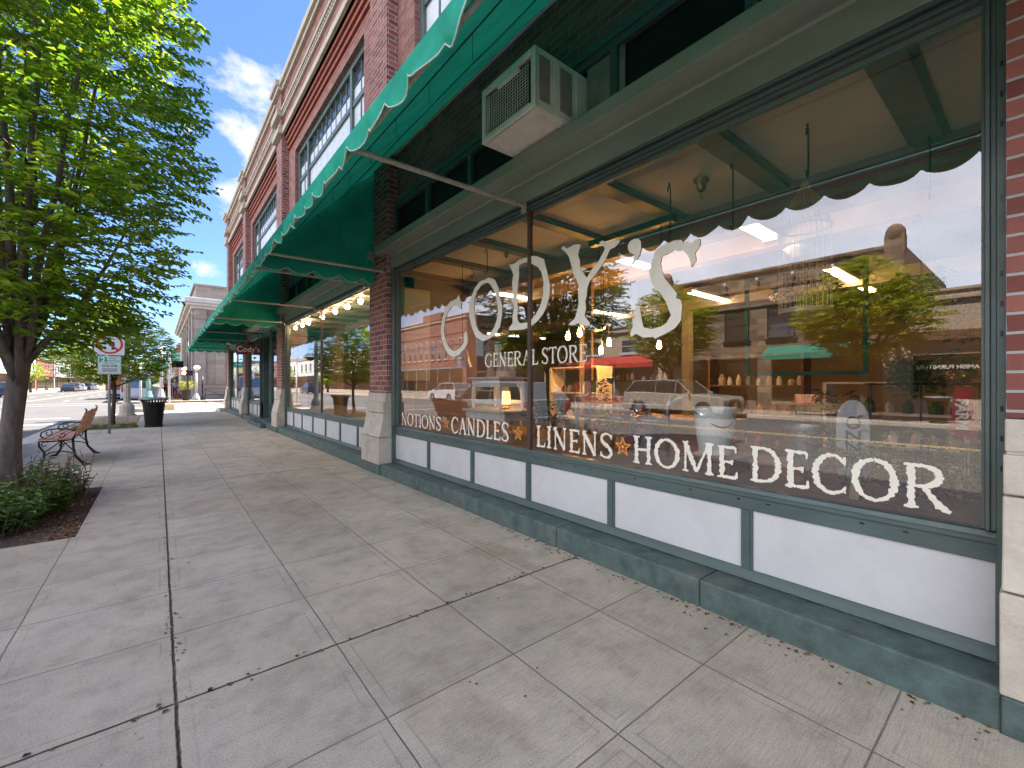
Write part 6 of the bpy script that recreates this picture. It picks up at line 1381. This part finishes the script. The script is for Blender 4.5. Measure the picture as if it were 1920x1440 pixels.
# display furniture
def table(name, label, cx, cy, w, d, z0, z1, mat='white_furn', half=False, group=None):
    t = thing(name, label, 'table', (cx, cy, z0), group=group); m = MB(); m.box(cx-d/2-.02, cx+d/2+.02, cy-w/2-.02, cy+w/2+.02, z1-.025, z1); m.build('tabletop', mat, t, bevel=.006)
    m = MB(); m.box(cx-d/2+.02, cx+d/2-.02, cy-w/2+.02, cy+w/2-.02, z1-.12, z1-.026); m.build('apron', mat, t)
    for sx in (-1, 1):
        for sy in (-1, 1): x, y = cx+sx*(d/2-.035), cy+sy*(w/2-.035); MB().tube([(x, y, z0), (x, y, z0+(z1-z0)*.35), (x, y, z1-.12)], [.018, .027, .026], 8).build('leg', mat, t)
    return t
table('display_table', 'low white chipped table standing on the display floor', 3.35, 4.35, .85, .55, .69, .985)
table('display_table', 'white table stacked on top of the low white table', 3.30, 4.35, .62, .42, .986, 1.385)
tt_ = thing('shelf_rails', 'white stretcher rail frame between the stacked table legs', 'frame', (3.3, 4.35, 1.05)); m = MB(); m.box(3.13, 3.15, 4.08, 4.62, 1.06, 1.10); m.box(3.46, 3.48, 4.08, 4.62, 1.06, 1.10); m.build('rail', 'white_furn', tt_)
lmp = thing('table_lantern', 'small lit lantern with an orange shade on the low white table', 'lantern', (3.3, 4.3, .99)); m = MB(); m.lathe([(.07, .06), (.055, .22)], (3.35, 4.25, .99), 14); m.build('shade', emis('lit_amber_shade', (1, .42, .10), .7), lmp); MB().lathe([(.0, 0), (.06, 0), (.05, .02), (.015, .04), (.015, .08)], (3.35, 4.25, .99), 12).build('base', 'brass', lmp)
bs = thing('bee_skep', 'striped woven dome and plaster bust standing on the upper white table', 'ornament', (3.3, 4.5, 1.39)); m = MB(); pr = []
for k in range(22): q = k/21; pr.append((.085*math.cos(q*1.45)+.006*(k % 2), .33+.15*q))
m.lathe(pr, (3.3, 4.5, 1.386), 20); m.build('dome', pm('striped_straw', (.40, .30, .22), .8, .3, 30), bs); MB().lathe([(.07, 0), (.05, .06), (.045, .2), (.07, .30), (.06, .34)], (3.3, 4.5, 1.386), 14).build('pedestal', 'concrete', bs)
sc_ = thing('wire_birdcage', 'small white wire birdcage on the upper white table', 'birdcage', (3.3, 4.18, 1.39)); m = MB()
for k in range(14):
    for s in (0, 1): x = 3.22+.16*(k/13); y = 4.09+s*.18; m.tube([(x, y, 1.39), (x, y, 1.62)], .002, 4)
    y = 4.09+.18*k/13; m.tube([(3.22, y, 1.39), (3.22, y, 1.62)], .002, 4); m.tube([(3.38, y, 1.39), (3.38, y, 1.62)], .002, 4)
for z in (1.395, 1.44, 1.62): m.tube([(3.22, 4.09, z), (3.38, 4.09, z), (3.38, 4.27, z), (3.22, 4.27, z), (3.22, 4.09, z)], .005, 5)
m.build('wires', 'white_furn', sc_)
bell = thing('hanging_bell', 'tin bell shade hanging at the left of the display', 'bell', (3.1, 4.95, 1.6)); MB().lathe([(.13, 1.52), (.10, 1.60), (.075, 1.72), (.03, 1.78)], (3.1, 4.85, 0), 18).build('shell', 'galv', bell, smooth=True); MB().tube([(3.1, 4.85, 1.78), (3.1, 4.85, 2.9)], .004, 5).build('cord', 'black', bell)
def bucket(label, x, y, z, r, h, mat='enamel'):
    t = thing('bucket', label, 'bucket', (x, y, z)); MB().lathe([(0, 0), (r*.74, 0), (r*.76, .012), (r, h), (r*1.035, h), (r*1.035, h-.014), (r*.985, h-.016), (r*.73, .02), (0, .02)], (x, y, z), 28).build('pail', mat, t, smooth=False)
    pts = [(x-r*1.05*math.cos(R(a))*.0-r*.95*math.cos(R(a)*1)*0+(-s_ * 0), 0, 0) for a in (0,)]
    side = Vector((c_, -s_, 0)); fw = Vector((-s_, -c_, 0)); P = []
    for k in range(15): q = k/14; P.append(Vector((x, y, z+h-.03))+side*(-r*1.03+2.06*r*q)+fw*(r*1.0*math.sin(math.pi*q))*1.04+Vector((0, 0, -.10*math.sin(math.pi*q)*(.8+.4*(1-q)))))
    MB().tube(P, .004, 6).build('wire_handle', 'dark_metal', t); return t
bk_ = table('bucket_stand', 'low brown wooden stand under the white bucket', 3.12, 1.50, .36, .34, .69, .80, 'wood_brown')
bucket('large white enamel bucket with a wire handle behind the word HOME', 3.10, 1.505, .802, .144, .33)
bucket('galvanised tub at the back of the display right of the white bucket', 3.75, 1.15, .69, .13, .30, 'galv')
wc = thing('watering_can', 'grey galvanised watering can with a long upright spout', 'watering can', (3.6, 2.55, .69)); MB().lathe([(0, 0), (.13, 0), (.13, .26), (.10, .30), (.06, .32)], (3.65, 2.45, .69), 20).build('can', 'galv', wc); MB().tube([(3.6, 2.52, .78), (3.55, 2.62, 1.05), (3.5, 2.72, 1.30)], [.028, .02, .014], 8).build('spout', 'galv', wc, smooth=True)
MB().lathe([(.014, 0), (.05, .06), (0, .065)], (3.49, 2.735, 1.30), 12).build('rose', 'galv', wc); MB().tube([(3.65+.0, 2.45-.12+.0, .90), (3.68, 2.25, 1.02), (3.66, 2.35, 1.12), (3.65, 2.45, 1.0)], .009, 6).build('handle', 'galv', wc)
bf = thing('metal_bed_frame', 'blue grey tubular metal bed frame standing behind the word LINENS', 'bed frame', (3.3, 2.5, .69)); m = MB()
for y in (3.02, 2.0): m.tube([(3.3, y, .69), (3.3, y, 1.10), (3.3, y+(.10 if y < 2.5 else -.10)*-.3, 1.20)], .019, 8)
m.tube([(3.3, 3.02, 1.10), (3.3, 2.95, 1.17), (3.3, 2.86, 1.20)], .017, 8); m.tube([(3.3, 2.0, 1.10), (3.3, 1.93, 1.17), (3.3, 1.84, 1.20)], .017, 8); m.build('post', 'galv', bf, smooth=True)
m = MB(); m.tube([(3.3, 3.02, .98), (3.3, 2.0, .98)], .016, 8); m.tube([(3.3, 3.02, 1.12), (3.3, 2.0, 1.12)], .012, 8)
m.build('rail', 'galv', bf, smooth=True); m = MB()
for k in range(5): y = 2.85-.17*k; m.tube([(3.3, y, .98), (3.3, y, 1.12)], .007, 6)
m.build('spindle', 'galv', bf)
for i, (x, y, h, mt, lb) in enumerate(((3.2, 3.25, .30, 'leaf_house', 'silvery potted plant left of the word LINENS'), (3.35, 2.66, .22, 'leaf_yellow', 'yellow green potted plant behind the letter N of LINENS'), (3.3, 2.35, .25, 'petal', 'red flowered potted plant behind the word LINENS'), (3.35, 3.72, .24, 'leaf_house', 'dark green potted plant at the foot of the white tables'), (3.75, 3.1, .5, 'leaf_house', 'bushy potted plant beside the dark post'), (3.7, .95, .42, 'leaf_house', 'bushy potted plant in the back of the display near the word DECOR'))):
    potted('potted_plant', lb, (x, y, .69), .085, .15, h, mt, 'terracotta' if i != 2 else 'maroon', 70+i, n=90, leaf=.07, group='potted plants in the shop display')
# wire baskets with plants hanging at the right end
def wire_basket(label, px, py, d, r, seed, red=False):
    tt = (px-960)/815; x = d*s_+tt*d*c_; y = d*c_-tt*d*s_; z = 1.3+(720-py)/815*d
    t = thing('wire_basket', label, 'wire basket', (x, y, z), group='wire baskets of greenery hanging at the right end'); m = MB()
    for h in (0, .12, .24): m.tube([(x+r*(.8+.2*h/.24)*math.cos(R(a)), y+r*(.8+.2*h/.24)*math.sin(R(a)), z+h) for a in range(0, 361, 20)], .004, 5, cap=False)
    for k in range(14): a = 2*math.pi*k/14; m.tube([(x+r*.8*math.cos(a), y+r*.8*math.sin(a), z), (x+r*math.cos(a), y+r*math.sin(a), z+.24)], .0025, 4)
    for k in range(3): a = 2*math.pi*k/3; m.tube([(x+r*math.cos(a), y+r*math.sin(a), z+.24), (x, y, z+.75)], .002, 4)
    m.build('wires', 'dark_metal', t); rr = random.Random(seed)
    for mt, n in (('leaf_house', 190), ('leaf_red' if red else 'leaf_small', 70)):
        m = MB()
        for k in range(n):
            a = rr.uniform(0, 6.28); q = r*rr.uniform(.1, 1.25); p = Vector((x+q*math.cos(a), y+q*math.sin(a), z+rr.uniform(-.05, .30))); leaf_quad(m, p, Vector((math.cos(a), math.sin(a), rr.uniform(-.9, .5))), Vector((0, 0, 1)), .07, .04)
        m.build('greenery' if mt == 'leaf_house' else 'accent_leaves', mt, t, uv=False)
wire_basket('wire basket of greenery left of the other, higher in the window', 1722, 580, 3.4, .15, 3); wire_basket('wire basket of green and red leaves close to the right jamb', 1822, 625, 3.0, .17, 4, True)
tp = thing('topiary_arch', 'leafy green garland sprawling on a black wire stand at the right end of the display', 'topiary', (3.5, .6, .69)); m = MB(); rr = random.Random(6)
for k in range(620):
    tt = (rr.uniform(1708, 1845)-960)/815; d = rr.uniform(3.2, 3.5); py = 720-rr.gauss(20, 13)-(0 if tt > 1 else -6); x = d*s_+tt*d*c_; y = d*c_-tt*d*s_; a = rr.uniform(0, 6.28)
    y = max(y, .03); leaf_quad(m, Vector((min(x, 3.95), y, 1.3+(720-py)/815*d)), Vector((math.cos(a), math.sin(a), rr.uniform(-.6, .5))), Vector((0, 0, 1)), .062, .044)
m.build('foliage', leaf_mat('topiary_leaf', [(.03, .10, .03), (.07, .20, .05), (.15, .32, .10)], .3), tp, uv=False); m = MB()
for y in (.75, .5, .25): m.tube([(3.72, y, .69), (3.72, y, 1.30)], .006, 5)
m.tube([(3.72, .78, 1.30), (3.72, .1, 1.30)], .006, 5); m.build('stand', 'black', tp)
bx = thing('boxwood_garland', 'pale green leafy spray spreading over the display floor behind the letters COR', 'plant', (3.2, .6, .7)); m = MB()
for k in range(620):
    q = rr.random(); y = .08+.85*rr.random()**1.4; x = 3.0+rr.uniform(-.15, .45); z = .76+abs(rr.gauss(0, .16))*(1.15-.7*y)+(.12 if rr.random() < .3 else 0); a = rr.uniform(0, 6.28); leaf_quad(m, Vector((x, y, min(z, 1.10))), Vector((math.cos(a), math.sin(a), rr.uniform(-.4, .8))), Vector((0, 0, 1)), .044, .034)
m.build('foliage', leaf_mat('pale_spray_leaf', [(.16, .24, .08), (.30, .38, .14), (.45, .48, .22)], .3), bx, uv=False); m = MB()
for k in range(40): x, y = 3.2+rr.uniform(-.3, .4), rr.uniform(.1, .9); m.tube([(x, y, .70), (x+rr.uniform(-.1, .1), y+rr.uniform(-.1, .1), rr.uniform(.8, 1.05))], .003, 4)
m.build('stem', 'stem', bx, uv=False)
def wirecrate(label, x0, x1, y0, y1, z0, z1):
    t = thing('wire_crate', label, 'wire crate', ((x0+x1)/2, (y0+y1)/2, z0)); m = MB()
    for i in range(9): y = y0+(y1-y0)*i/8; m.tube([(x0, y, z0), (x0, y, z1)], .002, 4); m.tube([(x1, y, z0), (x1, y, z1)], .002, 4)
    for z in (z0, (z0+z1)/2, z1): m.tube([(x0, y0, z), (x1, y0, z), (x1, y1, z), (x0, y1, z), (x0, y0, z)], .003, 4)
    m.build('wires', 'galv', t); return t
wirecrate('low wire crate on the display floor behind the word DECOR', 2.86, 3.15, .35, .95, .695, .86)
tg = MB(); tg.prism([(2.83, .694), (2.90, .694), (2.87, .80)], 'y', .62, .66); tag(tg.build('price_card', 'wood_raw', loc=Vector((2.86, .64, .694))), 'small tan folded card inside the wire crate', 'card')
rs_ = thing('red_sign', 'narrow red tapering sign with white letters hanging in the greenery', 'sign', (3.55, .45, 1.2)); c0 = Vector((3.12, .26, 1.15))
m = MB(); m.add([c0+Vector((x, y, z)) for x, y, z in ((-.02, .055, -.12), (.02, -.045, -.12), (.012, -.025, .135), (-.012, .03, .135), (0, .055, -.12), (.04, -.045, -.12), (.032, -.025, .135), (.008, .03, .135))], [(0, 1, 2, 3), (7, 6, 5, 4), (0, 4, 5, 1), (1, 5, 6, 2), (2, 6, 7, 3), (3, 7, 4, 0)]); m.build('board', 'sign_red', rs_)
m = MB(); add_text(m, 'FARM', .062, (3.092, .268, 1.15), '-x', .002, 1, tilt=R(-90)); m.build('lettering', 'letter', rs_, uv=False)
ib = thing('headstone_board', 'pale grey rounded-top board with vertical dark letters leaning at the back of the display', 'board', (3.9, 1.0, .69)); pts = [(-.09, 0), (.09, 0), (.085, .36)]+[(.085*math.cos(R(a)), .36+.14*math.sin(R(a))) for a in range(15, 180, 15)]+[(-.085, .36)]
m = MB(); m.prism([(.78+u, .70+v) for u, v in pts], 'x', 3.42, 3.44); m.build('panel', pm('pale_zinc_board', (.42, .42, .43), .5, .08, 6), ib); m = MB(); add_text(m, 'OZZY', .11, (3.415, .78, .95), '-x', .001, 1, tilt=R(-90)); m.build('lettering', 'sign_black', ib, uv=False)
# pillow on stand in second window
pst = thing('pillow_stand', 'small table behind the second window carrying the patterned pillow', 'table', (3.2, 7.4, .69)); MB().lathe([(.22, .69+.60), (.22, .69+.625), (0, .69+.625)], (3.15, 7.6, 0), 18).build('top', 'wood_raw', pst); MB().tube([(3.15, 7.6, .69), (3.15, 7.6, 1.3)], .02, 8).build('leg', 'dark_metal', pst)
pm_ = pm('floral_print', (.45, .48, .46), .9, .1, 6, dirt=((.55, .38, .08), .9)); m = MB(); vs = []; n = 10
for i in range(n+1):
    for j in range(n+1):
        u, v = i/n*2-1, j/n*2-1; th = .07*(1-u*u)**.5*(1-v*v)**.5 if abs(u) < 1 and abs(v) < 1 else 0; vs.append((-th, u*.19*(1-.08*(1-v*v)), v*.19*(1-.08*(1-u*u))))
F_ = [(i*(n+1)+j, (i+1)*(n+1)+j, (i+1)*(n+1)+j+1, i*(n+1)+j+1) for i in range(n) for j in range(n)]; m.add([(3.1+x, 7.6+y, 1.51+z) for x, y, z in vs], F_); m.add([(3.1-x, 7.6+y, 1.51+z) for x, y, z in vs], [f[::-1] for f in F_]); tag(m.build('pillow', pm_, loc=Vector((3.1, 7.6, 1.32)), smooth=True), 'flower patterned cushion on a stand in the second window', 'pillow')
# curtains in the entrance bay
def curtain(label, y0, y1, x=2.80):
    m = MB(); vs = []; n = 60
    for i in range(n+1):
        q = i/n; y = y0+(y1-y0)*q; xx = x+.035*math.sin(q*9*math.pi)+.012*math.sin(q*31)
        for j in range(6): z = .75+(2.88-.75)*j/5; pinch = 1-.10*math.sin(math.pi*j/5); vs.append((xx, (y0+y1)/2+(y-(y0+y1)/2)*pinch, z))
    m.add(vs, [(i*6+j, (i+1)*6+j, (i+1)*6+j+1, i*6+j+1) for i in range(n) for j in range(5)]); tag(m.build('curtain', 'curtain', loc=Vector((x, y0, .75)), smooth=True), label, 'curtain', 'dark red curtains in the entrance bay')
curtain('dark red curtain in the short window left of the entrance', 16.75, 18.2); curtain('dark red curtain in the short window right of the entrance', 13.75, 14.75)
# shop floor furniture seen through the glass
def shelf(label, x, y, w, d, h, n, mat='wood_brown', seed=1):
    t = thing('shelf_unit', label, 'shelf', (x, y, .12), group='shelf units on the shop floor'); m = MB()
    for s in (-1, 1): m.box(x-d/2, x+d/2, y+s*w/2-.02, y+s*w/2+.02, .12, .12+h)
    m.build('side_panel', mat, t)
    for k in range(n+1): z = .16+k*(h-.06)/n; MB().box(x-d/2, x+d/2, y-w/2+.021, y+w/2-.021, z, z+.025).build('shelf', mat, t)
    rr = random.Random(seed)
    for k in range(n):
        z = .185+k*(h-.06)/n; q = y-w/2+.1
        while q < y+w/2-.12:
            r_ = rr.uniform(.035, .07); hh = rr.uniform(.10, .22); o = MB().lathe([(0, 0), (r_, 0), (r_*1.05, hh*.6), (r_*.5, hh*.85), (r_*.55, hh)], (x, q, z), 8).build('jar', rr.choice(['enamel', 'terracotta', 'cream', 'galv', 'maroon', 'white_furn', 'wood_raw', 'leaf_house']), None, loc=Vector((x, q, z))); tag(o, 'small jar or ornament on a shop shelf', 'jar', 'jars and ornaments on the shop shelves'); q += r_*2+rr.uniform(.03, .12)
for i, (x, y, w, h, lb) in enumerate(((6.2, 5.6, 1.2, 1.5, 'brown shelf unit behind the hanging filament bulbs'), (8.6, 3.4, 1.6, 1.7, 'wide brown shelf unit in the shop middle'), (7.0, 1.2, 1.3, 1.2, 'low brown shelf unit toward the right wall'), (10.5, 7.2, 2.0, 1.9, 'tall brown shelf unit deep in the shop'), (6.6, 9.2, 1.4, 1.5, 'brown shelf unit behind the second window'))): shelf(lb, x, y, w, .38, h, 3, 'wood_brown' if i % 2 else 'white_furn', i)
gf = MB(); gf.box(5.6, 5.64, 1.15, 1.19, 1.4, 2.6); gf.box(5.6, 5.64, 2.31, 2.35, 1.4, 2.6); gf.box(5.6, 5.64, 1.19, 2.31, 2.56, 2.6); gf.box(5.6, 5.64, 1.19, 2.31, 1.4, 1.44)
tag(gf.build('green_window_frame', 'green_awn', loc=Vector((5.6, 1.7, 1.4))), 'empty green wooden frame hanging inside the shop', 'frame')
table('shop_table', 'long wooden table in the shop behind the display', 5.4, 3.2, 1.6, .8, .12, .86, 'wood_raw'); table('shop_table', 'white table in the shop behind the painted word STORE', 5.6, 7.6, 1.3, .7, .12, .9)
hb_ = [(5.2, 4.4, 2.3, 'hanging dark green plant behind the painted word STORE'), (5.4, 6.1, 2.25, 'hanging dark plant at the top of the dark post'), (5.0, 1.5, 2.15, 'leafy branch plant hanging beside the green frame')]
for i, (x, y, z, lb) in enumerate(hb_): hanging_basket('hanging_plant', lb, (x, y, z), 'hanging plants inside the shop', .30, 90+i, ('leaf_house', 'leaf_dark'))
pole('shop_post', 'dark wooden post standing inside the shop behind the mullion', 4.6, 4.0, 3.4, .05, 'wood_brown', False, .12, 'post')
